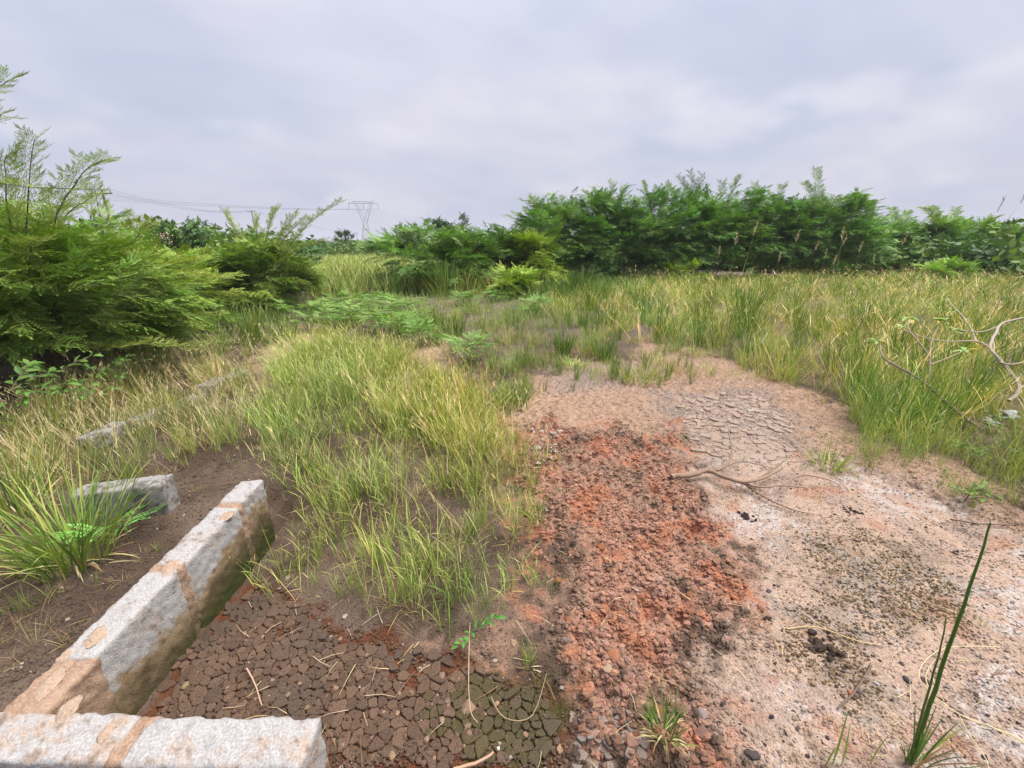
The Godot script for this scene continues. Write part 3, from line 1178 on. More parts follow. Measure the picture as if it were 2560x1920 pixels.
func build_footing() -> void:
	var stain := noise_of(FastNoiseLite.TYPE_SIMPLEX_SMOOTH, 5.0, 4, 77)
	var speck := noise_of(FastNoiseLite.TYPE_SIMPLEX_SMOOTH, 30.0, 3, 78)
	var cement := func(p: Vector3, n: Vector3) -> Color:
		var a := stain.get_noise_3dv(p)
		var b := speck.get_noise_3dv(p)
		var c := Color(0.56, 0.55, 0.55).lerp(Color(0.46, 0.45, 0.45), ss(-0.1, 0.5, b + 0.4 * a))
		# salmon laterite dust rubbed into the surface, most of it on the short arm
		var pink := ss(-0.1, 0.35, a + b * 0.7) * (0.7 if p.z > -0.93 else 0.3)
		c = c.lerp(Color(0.58, 0.42, 0.31), pink)
		c = c.lerp(Color(0.33, 0.32, 0.31), ss(0.3, 0.55, stain.get_noise_3dv(p * 2.3 + Vector3(9, 0, 0))) * 0.5)
		# rust-brown tide mark and moss that the wet mud left low on the wall
		var wet := 0.135 + 0.09 * a + 0.05 * b + 0.05 * ss(-1.35, -1.75, p.z)
		c = c.lerp(Color(0.34, 0.23, 0.11), ss(wet + 0.04, wet - 0.03, p.y) * 0.85)
		c = c.lerp(Color(0.15, 0.115, 0.065), ss(wet - 0.03, wet - 0.12, p.y + 0.04 * b))
		c = c.lerp(Color(0.075, 0.088, 0.028), ss(wet - 0.12, wet - 0.2, p.y + 0.05 * a + 0.03 * b))
		c = c.lerp(Color(0.10, 0.085, 0.07), ss(0.34, 0.55, b + a * 0.5) * 0.5)
		return c
	var mortar := func(p: Vector3, n: Vector3) -> Color:
		var b := speck.get_noise_3dv(p)
		var c := Color(0.53, 0.37, 0.27).lerp(Color(0.40, 0.27, 0.19), ss(-0.2, 0.4, b))
		c = c.lerp(Color(0.20, 0.15, 0.085), ss(0.15, 0.03, p.y + 0.06 * b))
		return c
	var foot := thing("block_footing", Vector3(-1.42, 0, -0.85), "broken L-shaped footing wall of whitish concrete blocks beside the cracked mud", "footing wall")
	# long arm, running away from the viewer; its axis leans a little to the left
	var yaw := atan2(0.055, 1.0)
	var axis := Vector3(-0.052, 0, -1).normalized()
	var root := Vector3(-1.432, 0, -0.93)
	var hgts := 0.31
	var deep := 0.55
	for b: Array in [[0.085, 0.485, 0.0], [0.51, 0.935, -0.002], [0.962, 1.185, 0.004]]:
		var len_: float = b[1] - b[0]
		var m: Vector3 = root + axis * (b[0] + b[1]) * 0.5
		place_block("block", foot, Vector3(m.x, hgts - deep * 0.5 + b[2], m.z), yaw, Vector3(0.126, deep, len_), int(b[0] * 100) + 5, 0.015, 0.006, cement)
	for b: Array in [[0.475, 0.52, 0.131, 0.006], [0.925, 0.97, 0.130, 0.004]]:
		var m: Vector3 = root + axis * (b[0] + b[1]) * 0.5
		place_block("mortar_joint", foot, Vector3(m.x, hgts - deep * 0.5 + b[3], m.z), yaw, Vector3(b[2] - 0.006, deep - 0.012, b[1] - b[0] + 0.03), int(b[0] * 300), 0.016, 0.010, mortar)
	# corner block and short arm along the bottom of the picture
	place_block("mortar_joint", foot, Vector3(-1.433, hgts - deep * 0.5 - 0.004, -0.935), yaw, Vector3(0.137, deep, 0.19), 91, 0.016, 0.008, mortar)
	for b: Array in [[-1.72, -1.07, 0.0, 0.012], [-1.032, -0.548, 0.004, 0.028]]:
		place_block("block", foot, Vector3((b[0] + b[1]) * 0.5, hgts - deep * 0.5 + b[2], -0.805 + b[3]), -0.012, Vector3(b[1] - b[0], deep, 0.128), int(b[1] * -90), 0.016, 0.0065, cement)
	place_block("mortar_joint", foot, Vector3(-1.05, hgts - deep * 0.5 - 0.008, -0.79), -0.012, Vector3(0.075, deep, 0.126), 97, 0.012, 0.006, mortar)
	# dabs of dried mortar on the top
	for d: Array in [[-1.44, -1.10, 0.05, 0.036], [-1.475, -1.03, 0.028, 0.022], [-1.43, -0.93, 0.06, 0.03], [-1.30, -0.86, 0.045, 0.025], [-1.13, -0.80, 0.035, 0.018], [-1.43, -1.78, 0.05, 0.03], [-1.44, -1.42, 0.055, 0.03]]:
		var o := obj("mortar_dab", lump(2, 0.5, 1.0, int(d[1] * -1000), Color(0.56, 0.42, 0.32)), mats.concrete, foot)
		o.position = Vector3(d[0], hgts - 0.004, d[1]) - foot.position
		o.scale = Vector3(d[3], 0.011, d[2])
		o.rotation.y = 0.3
	# loose block on the bank
	var old := func(p: Vector3, n: Vector3) -> Color:
		var b := speck.get_noise_3dv(p)
		var a := stain.get_noise_3dv(p * 1.6)
		return Color(0.44, 0.425, 0.415).lerp(Color(0.20, 0.185, 0.165), ss(-0.05, 0.4, b + a))
	var loose := place_block("loose_block", self, Vector3(-2.16, hgt(-2.16, -2.02) + 0.085, -2.03), 0.28, Vector3(0.43, 0.22, 0.13), 44, 0.014, 0.005, old)
	tag(loose, "loose grey concrete block lying on the bank behind the arching grass clump", "block")
	# the sunken row of blocks further back
	var row := thing("block_kerb", Vector3(-3.4, 0, -4.0), "low row of weathered concrete blocks sunk in grass beneath the big feathery shrub", "footing wall")
	var from := Vector3(-3.468, 0.120, -3.024)
	var to := Vector3(-3.346, 0.080, -5.088)
	var dir := to - from
	for k in 5:
		var m := from + dir * (k + 0.5) / 5.0
		var yw := atan2(-dir.z, dir.x) + rng.randf_range(-0.07, 0.07)
		place_block("block", row, Vector3(m.x, hgt(m.x, m.z) + 0.01 + rng.randf_range(-0.05, 0.01), m.z), yw, Vector3(dir.length() / 5.0 - rng.randf_range(0.02, 0.09), 0.22, 0.13), 200 + k, 0.022, 0.011, old)


func build_grass() -> void:
	rng.seed = 99
	var greens := [FRESH, FRESH, LIME, LIME, GOLD]
	var t_green := tuft(15, 0.11, Vector2(0.02, 0.38), Vector2(0.0, 0.6), Vector2(0.5, 1.1), Vector2(0.008, 0.013), greens, 5)
	var t_green2 := tuft(13, 0.15, Vector2(0.02, 0.5), Vector2(-0.1, 0.9), Vector2(0.35, 1.0), Vector2(0.010, 0.017), [FRESH, LIME, FRESH, DEEP], 5)
	var t_culm := culms(8, 0.15, 0.35, [LIME, FRESH, LIME], LIME, 1)
	var t_culm2 := culms(6, 0.2, 0.5, [LIME, FRESH, GOLD], GOLD, 2)
	var t_dry := tuft(13, 0.12, Vector2(0.05, 0.6), Vector2(0.0, 0.8), Vector2(0.45, 1.0), Vector2(0.006, 0.010), [STRAW, GOLD, GOLD, LIME, RUST], 4)
	var t_dryculm := culms(5, 0.2, 0.7, [STRAW, GOLD, STRAW], STRAW, 3)
	var t_dead := tuft(18, 0.22, Vector2(0.6, 1.45), Vector2(0.2, 1.0), Vector2(0.35, 0.9), Vector2(0.006, 0.011), [STRAW, RUST, RUST, GOLD], 3)
	var t_rush := tuft(26, 0.08, Vector2(0.02, 0.32), Vector2(0.0, 0.35), Vector2(0.6, 1.0), Vector2(0.008, 0.012), [DEEP, DEEP, FRESH], 4)
	var t_gold := tuft(18, 0.14, Vector2(0.03, 0.5), Vector2(0.0, 0.6), Vector2(0.5, 1.0), Vector2(0.006, 0.010), [GOLD, LIME, LIME, STRAW, FRESH], 4)

	meadow("tall green and straw grass in the middle between footing and red soil", poly([-1.766, -2.797, -2.534, -3.778, -3.139, -4.954, -3.367, -6.365, -2.869, -7.382, -1.399, -5.948, -0.283, -4.296, -0.044, -3.269, 0.095, -2.602, 0.173, -2.049, 0.188, -1.603, 0.029, -1.421, -0.254, -1.386, -0.510, -1.445, -0.772, -1.375, -1.050, -1.617, -1.345, -1.930, -1.628, -2.375]), 230.0,
		[[t_green, 3.0, 0.24, 0.50], [t_culm, 2.6, 0.26, 0.54], [t_green2, 2.5, 0.18, 0.42], [t_culm2, 1.6, 0.3, 0.58], [t_dry, 0.9, 0.22, 0.42], [t_dryculm, 0.9, 0.38, 0.70], [t_dead, 1.4, 0.10, 0.22]], -0.05, Color(1.1, 1.1, 1.0))
	meadow("short undergrowth and dead thatch at the foot of the middle grass", poly([-1.766, -2.797, -2.534, -3.778, -3.139, -4.954, -3.367, -6.365, -2.869, -7.382, -1.399, -5.948, -0.283, -4.296, -0.044, -3.269, 0.095, -2.602, 0.173, -2.049, 0.188, -1.603, 0.029, -1.421, -0.254, -1.386, -0.510, -1.445, -0.772, -1.375, -1.050, -1.617, -1.345, -1.930, -1.628, -2.375]), 110.0,
		[[t_green2, 2.0, 0.10, 0.26], [t_dead, 2.4, 0.08, 0.2], [t_culm, 1.6, 0.14, 0.32], [t_dry, 0.8, 0.1, 0.24]], -0.4, Color(1.1, 1.1, 1.0))
	meadow("thin green sprigs sprouting from the edge of the cracked mud", poly([-1.309, -1.755, -1.072, -1.661, -0.732, -1.375, -0.407, -1.352, -0.012, -1.421, 0.186, -1.575, 0.186, -1.352, -0.011, -1.268, -0.389, -1.268, -0.775, -1.288, -1.207, -1.575]), 40.0,
		[[t_culm, 2.0, 0.12, 0.26], [t_dead, 1.5, 0.08, 0.15], [t_green2, 1.0, 0.10, 0.2]], -0.1, Color(0.95, 1, 1))
	meadow("drying grass over the sunken blocks below the big feathery shrub", poly([-2.533, -2.797, -2.206, -2.941, -2.363, -3.559, -3.035, -4.773, -4.234, -6.365, -5.579, -7.011, -5.697, -5.820, -4.993, -4.022, -4.538, -3.181, -3.615, -2.375, -3.077, -2.274, -2.725, -2.402, -2.493, -2.572]), 210.0,
		[[t_dry, 2.2, 0.20, 0.40], [t_green, 1.8, 0.22, 0.42], [t_dryculm, 1.5, 0.30, 0.5], [t_dead, 2.0, 0.12, 0.22], [t_green2, 1.2, 0.2, 0.4]], -0.45, Color(0.92, 0.95, 0.95), [[-1.95, -2.05, 0.2]])
	meadow("short weedy grass on the bank at the foot of the footing", poly([-3.6, -2.6, -1.62, -2.5, -1.60, -2.0, -1.66, -1.7, -1.63, -1.2, -1.7, -0.8, -3.6, -0.8]), 190.0,
		[[t_green2, 1.5, 0.08, 0.22], [t_dead, 2.6, 0.07, 0.16], [t_dry, 1.0, 0.1, 0.2]], -0.22, Color(0.9, 0.95, 0.9), [[-2.05, -2.03, 0.12]])
	meadow("green gold grass of the wide field before the right thicket", poly([0.867, -9.319, 1.946, -11.534, 4.843, -17.671, 8.469, -19.991, 13.637, -21.387, 28.199, -29.584, 50.202, -36.510, 36.596, -21.387, 7.652, -3.778, 4.409, -2.485, 3.565, -2.542, 3.546, -2.941, 2.935, -3.181, 3.221, -3.897, 3.202, -4.445, 2.969, -4.773, 2.907, -5.579, 2.453, -6.081, 2.355, -7.382, 1.172, -8.491]), 80.0,
		[[t_gold, 2.2, 0.20, 0.58], [t_green, 2.6, 0.26, 0.62], [t_green2, 1.4, 0.2, 0.5], [t_rush, 1.0, 0.40, 0.80], [t_dry, 2.0, 0.24, 0.52], [t_culm2, 1.2, 0.35, 0.75], [t_dryculm, 1.5, 0.4, 0.80], [t_dead, 1.2, 0.18, 0.32]], -0.02, Color(1.22, 1.18, 1.05))
	meadow("low thatch of straw and short grass under the field before the right thicket", poly([0.867, -9.319, 1.946, -11.534, 4.843, -17.671, 8.469, -19.991, 13.637, -21.387, 28.199, -29.584, 50.202, -36.510, 36.596, -21.387, 7.652, -3.778, 4.409, -2.485, 3.565, -2.542, 3.546, -2.941, 2.935, -3.181, 3.221, -3.897, 3.202, -4.445, 2.969, -4.773, 2.907, -5.579, 2.453, -6.081, 2.355, -7.382, 1.172, -8.491]), 70.0,
		[[t_gold, 2.0, 0.12, 0.28], [t_dead, 1.8, 0.12, 0.24], [t_green2, 2.0, 0.12, 0.28], [t_dry, 1.2, 0.12, 0.3]], -0.55, Color(1.25, 1.18, 1.08))
	meadow("low weedy grass with white dots at the right edge of the bare ground", poly([3.456, -4.022, 3.900, -4.155, 4.490, -3.778, 4.647, -3.181, 3.954, -2.274, 3.060, -1.723, 2.855, -1.930, 2.976, -2.324, 2.806, -2.602, 2.422, -2.797, 2.860, -3.457]), 190.0,
		[[t_green2, 2.5, 0.10, 0.28], [t_green, 1.5, 0.14, 0.32], [t_culm, 1.0, 0.18, 0.36], [t_dead, 1.2, 0.1, 0.18]], -0.3, Color(0.95, 1, 0.95))
	meadow("patchy grass and weeds across the middle of the clearing", poly([-3.366, -7.192, -5.384, -11.534, -5.441, -13.660, -2.815, -12.511, -1.427, -13.660, 1.335, -16.697, 1.992, -13.660, 0.867, -9.319, 1.081, -7.791, 0.474, -5.579, 0.115, -4.022, -0.124, -4.022, -0.679, -5.579, -1.489, -6.365, -2.843, -7.791]), 110.0,
		[[t_green, 2.0, 0.22, 0.42], [t_green2, 2.0, 0.18, 0.38], [t_dry, 1.2, 0.2, 0.36], [t_dead, 1.6, 0.14, 0.24], [t_culm, 1.0, 0.28, 0.45], [t_rush, 0.8, 0.28, 0.5]], -0.12, Color(0.92, 1.0, 0.95))
	meadow("broken tufts and weeds at the head of the bare track", poly([-0.334, -4.296, -0.188, -6.365, -0.076, -11.534, 2.141, -13.660, 3.034, -9.319, 2.956, -7.011, 2.907, -5.579, 2.785, -4.445, 2.190, -4.773, 1.533, -4.445, 1.023, -4.773, 0.425, -4.296, 0.060, -3.559]), 130.0,
		[[t_green2, 2.2, 0.12, 0.30], [t_gold, 1.6, 0.16, 0.36], [t_dead, 1.8, 0.10, 0.2], [t_rush, 0.9, 0.2, 0.42], [t_dry, 1.2, 0.14, 0.34]], -0.02, Color(0.95, 1.0, 0.95))
	meadow("loose straw stalks leaning over the right half of the middle grass", poly([-1.111, -3.778, -0.536, -4.296, -0.065, -3.361, 0.077, -2.542, 0.110, -1.857, -0.165, -1.857, -0.471, -2.542]), 60.0,
		[[t_dryculm, 2.0, 0.36, 0.70], [t_dead, 1.0, 0.14, 0.24], [t_dry, 1.0, 0.3, 0.5]], -0.2, Color(1.0, 1.0, 1.0))
	meadow("sparse grass between the feathery shrubs left of the clearing", poly([-4.885, -6.365, -8.418, -11.534, -7.460, -12.511, -5.684, -12.511, -3.449, -7.382, -3.512, -6.365, -4.061, -6.081]), 70.0,
		[[t_green, 2.0, 0.25, 0.5], [t_rush, 1.0, 0.3, 0.5], [t_dead, 1.2, 0.2, 0.3], [t_dry, 1.0, 0.2, 0.4]], -0.3, Color(0.85, 0.95, 0.9))
	meadow("tall pale green grass on both sides of the far footpath", poly([-6.630, -13.660, -23.478, -47.573, -37.050, -86.603, -22.449, -86.603, -1.222, -24.840, 1.699, -21.387, 1.268, -15.823, -1.576, -13.660, -3.806, -13.660, -6.681, -21.387, -10.926, -32.690, -4.772, -13.660, -4.727, -12.511]), 60.0,
		[[t_green, 3.0, 0.7, 1.15], [t_gold, 2.0, 0.6, 1.0], [t_rush, 1.5, 0.6, 1.0], [t_dry, 0.8, 0.5, 0.8]], -0.7, Color(1.0, 1.05, 1.0))
	meadow("dry grass at the far side of the clearing under the thicket", poly([-0.089, -13.660, -0.138, -21.387, 7.813, -24.840, 5.036, -15.823, 1.567, -11.534]), 60.0,
		[[t_gold, 2.0, 0.35, 0.6], [t_rush, 1.5, 0.4, 0.7], [t_dead, 1.0, 0.2, 0.4]], -0.3, Color(0.85, 0.95, 0.9))
	meadow("a few blades of grass scattered over the bare pale soil", poly([0.580, -5.355, 2.622, -5.820, 3.135, -3.778, 2.881, -2.542, 2.771, -1.857, 1.917, -1.120, 1.376, -1.120, 1.187, -1.548, 1.270, -2.542, 0.876, -3.778]), 14.0,
		[[t_dead, 2.0, 0.05, 0.12], [t_green2, 1.0, 0.06, 0.14], [t_dry, 1.0, 0.06, 0.14]], 0.12, Color(1, 1, 1))

	meadow("grass beyond the right edge of the bare ground", poly([2.3, -0.4, 3.2, -1.6, 4.6, -3.0, 12.0, -6.0, 16.0, -2.0, 12.0, 2.5, 2.6, 2.5]), 45.0,
		[[t_green, 2.0, 0.2, 0.45], [t_green2, 2.0, 0.15, 0.4], [t_dry, 1.5, 0.2, 0.4], [t_dead, 2.0, 0.12, 0.24], [t_gold, 1.5, 0.2, 0.4]], -0.35, Color(0.95, 1, 0.95))
	meadow("grass beyond the left edge behind the bank", poly([-2.75, 2.5, -2.9, -0.6, -3.3, -2.2, -4.2, -3.4, -7.0, -4.5, -14.0, -8.0, -14.0, 2.5]), 45.0,
		[[t_green, 2.0, 0.2, 0.45], [t_green2, 2.0, 0.15, 0.4], [t_dry, 1.5, 0.2, 0.4], [t_dead, 2.0, 0.12, 0.24], [t_gold, 1.5, 0.2, 0.4]], -0.35, Color(0.95, 1, 0.95))
	# clumps that stand out one by one
	clump("grass_clump", Vector2(-2.119, -1.658), "large arching bright green clump before the loose grey block", 0.56, 0.15, 210, 50, 0.0075, Vector2(0.05, 0.6), Vector2(0.1, 1.1), [FRESH, FRESH, DEEP, LIME])
	clump("grass_clump", Vector2(-2.908, -2.089), "green clump at the left picture edge behind the large arching clump", 0.55, 0.14, 100, 25, 0.007, Vector2(0.05, 0.5), Vector2(0.1, 0.9), [FRESH, DEEP, LIME])
	clump("grass_clump", Vector2(0.509, -0.965), "small dark green tuft on the red soil near the bottom edge", 0.15, 0.045, 46, 26, 0.0055, Vector2(0.1, 0.75), Vector2(-0.1, 0.6), [DEEP, FRESH, DEEP])
	clump("grass_clump", Vector2(0.066, -1.228), "thin upright sprig between cracked mud and red soil", 0.14, 0.02, 16, 10, 0.005, Vector2(0.05, 0.5), Vector2(0.0, 0.5), [FRESH, FRESH, DEEP])
	clump("grass_clump", Vector2(2.387, -2.797), "green tuft beside the tips of the dry fallen branch", 0.20, 0.11, 70, 24, 0.007, Vector2(0.1, 0.9), Vector2(0.0, 0.7), [FRESH, LIME, FRESH])
	clump("grass_clump", Vector2(0.771, -6.220), "dark rush tuft left of its twin at the head of the bare soil", 0.40, 0.12, 130, 20, 0.010, Vector2(0.02, 0.35), Vector2(0.0, 0.4), [DEEP, FRESH, DEEP])
	clump("grass_clump", Vector2(1.322, -5.871), "dark rush tuft right of its twin at the head of the bare soil", 0.44, 0.13, 140, 20, 0.010, Vector2(0.02, 0.4), Vector2(0.0, 0.4), [DEEP, FRESH, DEEP])
	clump("grass_clump", Vector2(0.820, -5.533), "low spreading bright green tuft just below the twin rush tufts", 0.24, 0.16, 100, 20, 0.012, Vector2(0.4, 1.2), Vector2(0.0, 0.6), [FRESH, FRESH, LIME])
	clump("grass_clump", Vector2(1.549, -4.862), "yellowish tuft at the near edge of the right field", 0.30, 0.2, 130, 40, 0.008, Vector2(0.1, 0.9), Vector2(0.0, 0.8), [FRESH, LIME, GOLD])
	clump("grass_clump", Vector2(-0.005, -4.022), "bushy green tuft at the right end of the middle grass", 0.36, 0.16, 150, 30, 0.008, Vector2(0.05, 0.6), Vector2(0.0, 0.7), [FRESH, FRESH, DEEP])
	clump("grass_clump", Vector2(-1.486, -8.012), "upright rush tuft in the weeds left of the middle", 0.55, 0.15, 130, 20, 0.012, Vector2(0.02, 0.3), Vector2(0.0, 0.3), [FRESH, DEEP, LIME])
	clump("grass_clump", Vector2(-1.029, -7.581), "darker upright rush tuft next to the bushy weeds", 0.45, 0.15, 110, 20, 0.012, Vector2(0.02, 0.4), Vector2(0.0, 0.4), [DEEP, DEEP, FRESH])
	clump("grass_clump", Vector2(-4.434, -7.011), "tall lone tuft standing between the two left shrubs", 0.75, 0.14, 90, 20, 0.013, Vector2(0.02, 0.3), Vector2(0.0, 0.3), [FRESH, DEEP, LIME])
	clump("grass_clump", Vector2(-2.171, -13.660), "tall dark rush tuft in front of the middle shrub", 1.35, 0.3, 150, 0, 0.03, Vector2(0.02, 0.2), Vector2(0.0, 0.25), [DEEP, DEEP, FRESH])
	clump("grass_clump", Vector2(2.141, -13.660), "broad dark rush tuft at the left foot of the thicket", 1.0, 0.4, 170, 0, 0.03, Vector2(0.02, 0.3), Vector2(0.0, 0.3), [DEEP, FRESH, DEEP])
	clump("grass_clump", Vector2(4.804, -8.751), "tall dark green tuft rising from the golden field", 0.9, 0.22, 130, 0, 0.018, Vector2(0.02, 0.3), Vector2(0.0, 0.4), [DEEP, FRESH, FRESH])


func build_shrubs() -> void:
	rng.seed = 404
	var f_col := Color(0.200, 0.310, 0.062)
	var feather := []
	for k in 4:
		feather.append(spray(0.38, 8, 0.20, 7, Vector2(0.046, 0.027), f_col, 0.2))
	var feather_young := []
	for k in 2:
		feather_young.append(spray(0.32, 9, 0.16, 7, Vector2(0.036, 0.021), Color(0.33, 0.40, 0.12), 0.05))
	var dense := []
	for k in 4:
		dense.append(spray(0.46, 8, 0.24, 5, Vector2(0.080, 0.042), Color(0.112, 0.225, 0.076), 0.25))
	var dense_young := []
	for k in 2:
		dense_young.append(spray(0.42, 9, 0.19, 6, Vector2(0.055, 0.028), Color(0.19, 0.30, 0.09), 0.1))
	var broad := []
	for k in 3:
		broad.append(broad_spray(0.34, 9, Vector2(0.11, 0.055), Color(0.055, 0.115, 0.038)))
	var broad_light := []
	for k in 2:
		broad_light.append(broad_spray(0.3, 8, Vector2(0.09, 0.045), Color(0.11, 0.21, 0.045)))
	mats["sprays"] = {"feather": feather, "young": feather_young, "dense": dense, "broad": broad, "broad_light": broad_light}
	var lime := Color(1.25, 1.12, 0.9)
	var plain := Color(1, 1, 1)
	# left
	shrub("feathery_shrub", Vector3(-5.481, 0.000, -4.773), Vector3(1.4, 1.06, 1.15), "big feathery green shrub filling the left edge above the sunken blocks", "feathery shrubs on the left", feather, 1750, 0.82, Color(1.05, 1.05, 1.05),
		[Vector3(-4.318, 2.500, -4.300), Vector3(-3.829, 2.348, -4.400), Vector3(-4.532, 2.351, -4.200), Vector3(-4.490, 2.101, -4.900), Vector3(-3.371, 0.520, -4.400), Vector3(-4.247, 1.626, -4.000)], 1, 8, feather_young)
	shrub("feathery_shrub", Vector3(-6.709, 0.000, -4.296), Vector3(1.25, 1.15, 1.0), "feathery shrub cut off by the left picture edge with a high bare twig", "feathery shrubs on the left", feather, 950, 0.82, Color(1.05, 1.05, 1.05),
		[Vector3(-4.277, 2.913, -4.200), Vector3(-4.323, 2.648, -4.100), Vector3(-4.285, 2.082, -4.000)], 2, 6, feather_young)
	shrub("feathery_shrub", Vector3(-6.725, 0.000, -7.192), Vector3(1.6, 0.74, 1.3), "yellow green feathery shrub behind the big left one with long side shoots", "feathery shrubs on the left", feather, 1800, 0.85, lime,
		[Vector3(-5.282, 1.900, -6.600), Vector3(-5.795, 2.372, -6.400), Vector3(-5.704, 1.975, -6.800), Vector3(-4.655, 1.378, -6.600), Vector3(-4.233, 1.136, -6.200)], 3, 8, feather_young)
	shrub("feathery_shrub", Vector3(-6.392, 0.000, -10.851), Vector3(1.15, 0.80, 1.1), "feathery shrub with a spray of long shoots left of the footpath", "feathery shrubs on the left", feather, 1400, 0.9, Color(1.05, 1.0, 0.95),
		[Vector3(-3.998, 2.525, -10.600), Vector3(-6.845, 2.318, -10.800), Vector3(-5.681, 2.436, -11.000), Vector3(-5.208, 2.284, -10.900), Vector3(-6.230, 2.206, -11.000), Vector3(-4.412, 1.667, -10.400), Vector3(-4.951, 2.195, -10.800)], 4, 7, feather_young)
	shrub("feathery_shrub", Vector3(-8.614, 0.000, -12.003), Vector3(1.9, 0.66, 1.5), "pale feathery shrub in the gap between the left thicket and the spray-topped shrub", "feathery shrubs on the left", feather, 1500, 1.2, lime, [], 5, 6, feather_young)
	shrub("feathery_shrub", Vector3(-11.938, 0.000, -9.961), Vector3(2.3, 0.95, 1.8), "feathery shrub deep behind the big left shrub", "feathery shrubs on the left", feather, 1300, 1.3, lime, [], 6, 6, feather_young)
	# middle
	shrub("thicket_shrub", Vector3(-2.672, 0.000, -15.823), Vector3(2.1, 1.05, 1.7), "rounded green shrub in the middle of the picture behind tall rushes", "shrubs across the far side of the clearing", dense, 1300, 1.0, Color(1.45, 1.3, 1.0), [], 7, 6, dense_young)
	shrub("thicket_shrub", Vector3(-0.877, 0.000, -17.671), Vector3(2.0, 1.15, 1.7), "darker shrub joining the right of the rounded middle shrub", "shrubs across the far side of the clearing", dense, 1000, 1.0, Color(1.15, 1.1, 1.0), [], 8, 6, dense_young)
	shrub("thicket_shrub", Vector3(0.443, 0.000, -17.074), Vector3(1.4, 0.85, 1.2), "low yellowish shrub left of the dark thicket", "shrubs across the far side of the clearing", feather, 900, 1.6, Color(1.3, 1.15, 0.8), [], 9, 5, feather_young)
	# right thicket
	shrub("thicket_shrub", Vector3(1.843, 0.000, -19.235), Vector3(1.7, 1.65, 1.6), "airy light green shrub at the left end of the dark thicket with a bare twig", "shrubs of the right thicket", dense, 1150, 1.0, Color(1.5, 1.35, 0.95), [Vector3(0.751, 3.400, -19.000), Vector3(2.101, 3.365, -19.000), Vector3(0.481, 2.674, -19.500)], 10, 6, dense_young)
	var hedge := [[1310, 606, 2.35, 1.72, "dark shrub second from the left in the right thicket"], [1410, 604, 2.35, 1.82, "dark shrub left of the thin sapling in the right thicket"], [1530, 602, 2.35, 1.82, "tall dark shrub under the thin sapling of the right thicket"], [1650, 600, 2.35, 1.82, "dark shrub right of the thin sapling in the right thicket"], [1760, 600, 2.35, 1.82, "dark shrub with the highest reddish shoot in the right thicket"], [1850, 592, 1.8, 1.42, "lower dark shrub where the right thicket steps down"]]
	var shoots := [[Vector3(3.151, 3.736, -20.000), Vector3(4.295, 4.103, -20.000), Vector3(4.912, 3.920, -20.000)], [Vector3(5.705, 4.048, -20.000), Vector3(6.718, 3.975, -20.000)], [Vector3(9.111, 4.103, -20.000), Vector3(9.802, 4.285, -20.000)], [Vector3(10.526, 4.048, -20.000), Vector3(11.746, 3.975, -20.000)], [Vector3(13.044, 4.627, -20.000), Vector3(12.623, 4.103, -20.000), Vector3(14.163, 3.550, -20.000)], [Vector3(16.520, 3.452, -21.000), Vector3(15.502, 3.255, -21.000)]]
	for k in hedge.size():
		var e: Array = hedge[k]
		var at := Vector3.ZERO
		at = [Vector3(4.330, 0.000, -19.733), Vector3(6.619, 0.000, -20.256), Vector3(9.476, 0.000, -20.806), Vector3(12.489, 0.000, -21.387), Vector3(15.015, 0.000, -21.387), Vector3(19.168, 0.000, -24.065)][k]
		shrub("thicket_shrub", at, Vector3(e[2], e[3], 1.9), e[4], "shrubs of the right thicket", dense, 1700, 1.0, Color(1.38, 1.3, 1.05), shoots[k], 20 + k, 7, dense_young)
	var easts := [Vector3(22.610, 0.000, -25.666), Vector3(25.354, 0.000, -25.666), Vector3(27.212, 0.000, -24.840), Vector3(28.958, 0.000, -24.065), Vector3(31.099, 0.000, -23.336)]
	var east_tips := [[Vector3(20.087, 3.333, -24.000), Vector3(20.987, 3.197, -24.000)], [Vector3(22.129, 3.469, -24.000), Vector3(23.506, 3.378, -24.000), Vector3(21.668, 3.378, -24.000)], [], [], []]
	for k in 4:
		shrub("thicket_shrub", easts[k], Vector3(2.5, [1.4, 1.4, 1.25, 1.25, 1.25][k], 2.0), ["olive shrub just right of the dark thicket", "olive shrub with three pointed shoots right of the dark thicket", "olive shrub second from the right picture edge", "olive shrub cut by the right picture edge", "olive shrub past the right picture edge"][k], "shrubs of the right thicket", dense, 1250, 1.1, Color(1.85, 1.6, 1.0), east_tips[k], 40 + k, 6, dense_young)
	# the thin sapling above the thicket
	shrub("sapling", Vector3(9.191, 0.000, -22.320), Vector3(0.9, 2.2, 0.8), "slender sapling with drooping light leaves topping the right thicket", "", broad_light, 260, 1.3, Color(1.3, 1.2, 1.0), [Vector3(7.841, 4.592, -20.500), Vector3(7.349, 4.444, -20.500), Vector3(8.368, 4.481, -20.500), Vector3(7.652, 4.165, -20.500), Vector3(8.138, 4.221, -20.500)], 50, 3, [], "tree")
	# small shrubs at the foot of the thicket
	shrub("low_shrub", Vector3(7.381, 0.000, -18.310), Vector3(0.75, 0.42, 0.6), "small light green shrub at the foot of the dark thicket below the sapling", "small shrubs at the foot of the thicket", feather, 170, 1.5, Color(1.5, 1.35, 1.0), [], 51, 3, feather_young)
	shrub("low_shrub", Vector3(14.596, 0.000, -19.991), Vector3(0.9, 0.42, 0.6), "small bright shrub behind the tall seed stalks", "small shrubs at the foot of the thicket", feather, 170, 1.5, Color(1.3, 1.3, 1.0), [], 52, 3, feather_young)
	shrub("low_shrub", Vector3(18.673, 0.000, -18.761), Vector3(0.9, 0.42, 0.6), "small bright shrub at the top of the golden field towards the right", "small shrubs at the foot of the thicket", feather, 170, 1.5, Color(1.3, 1.3, 1.0), [], 53, 3, feather_young)
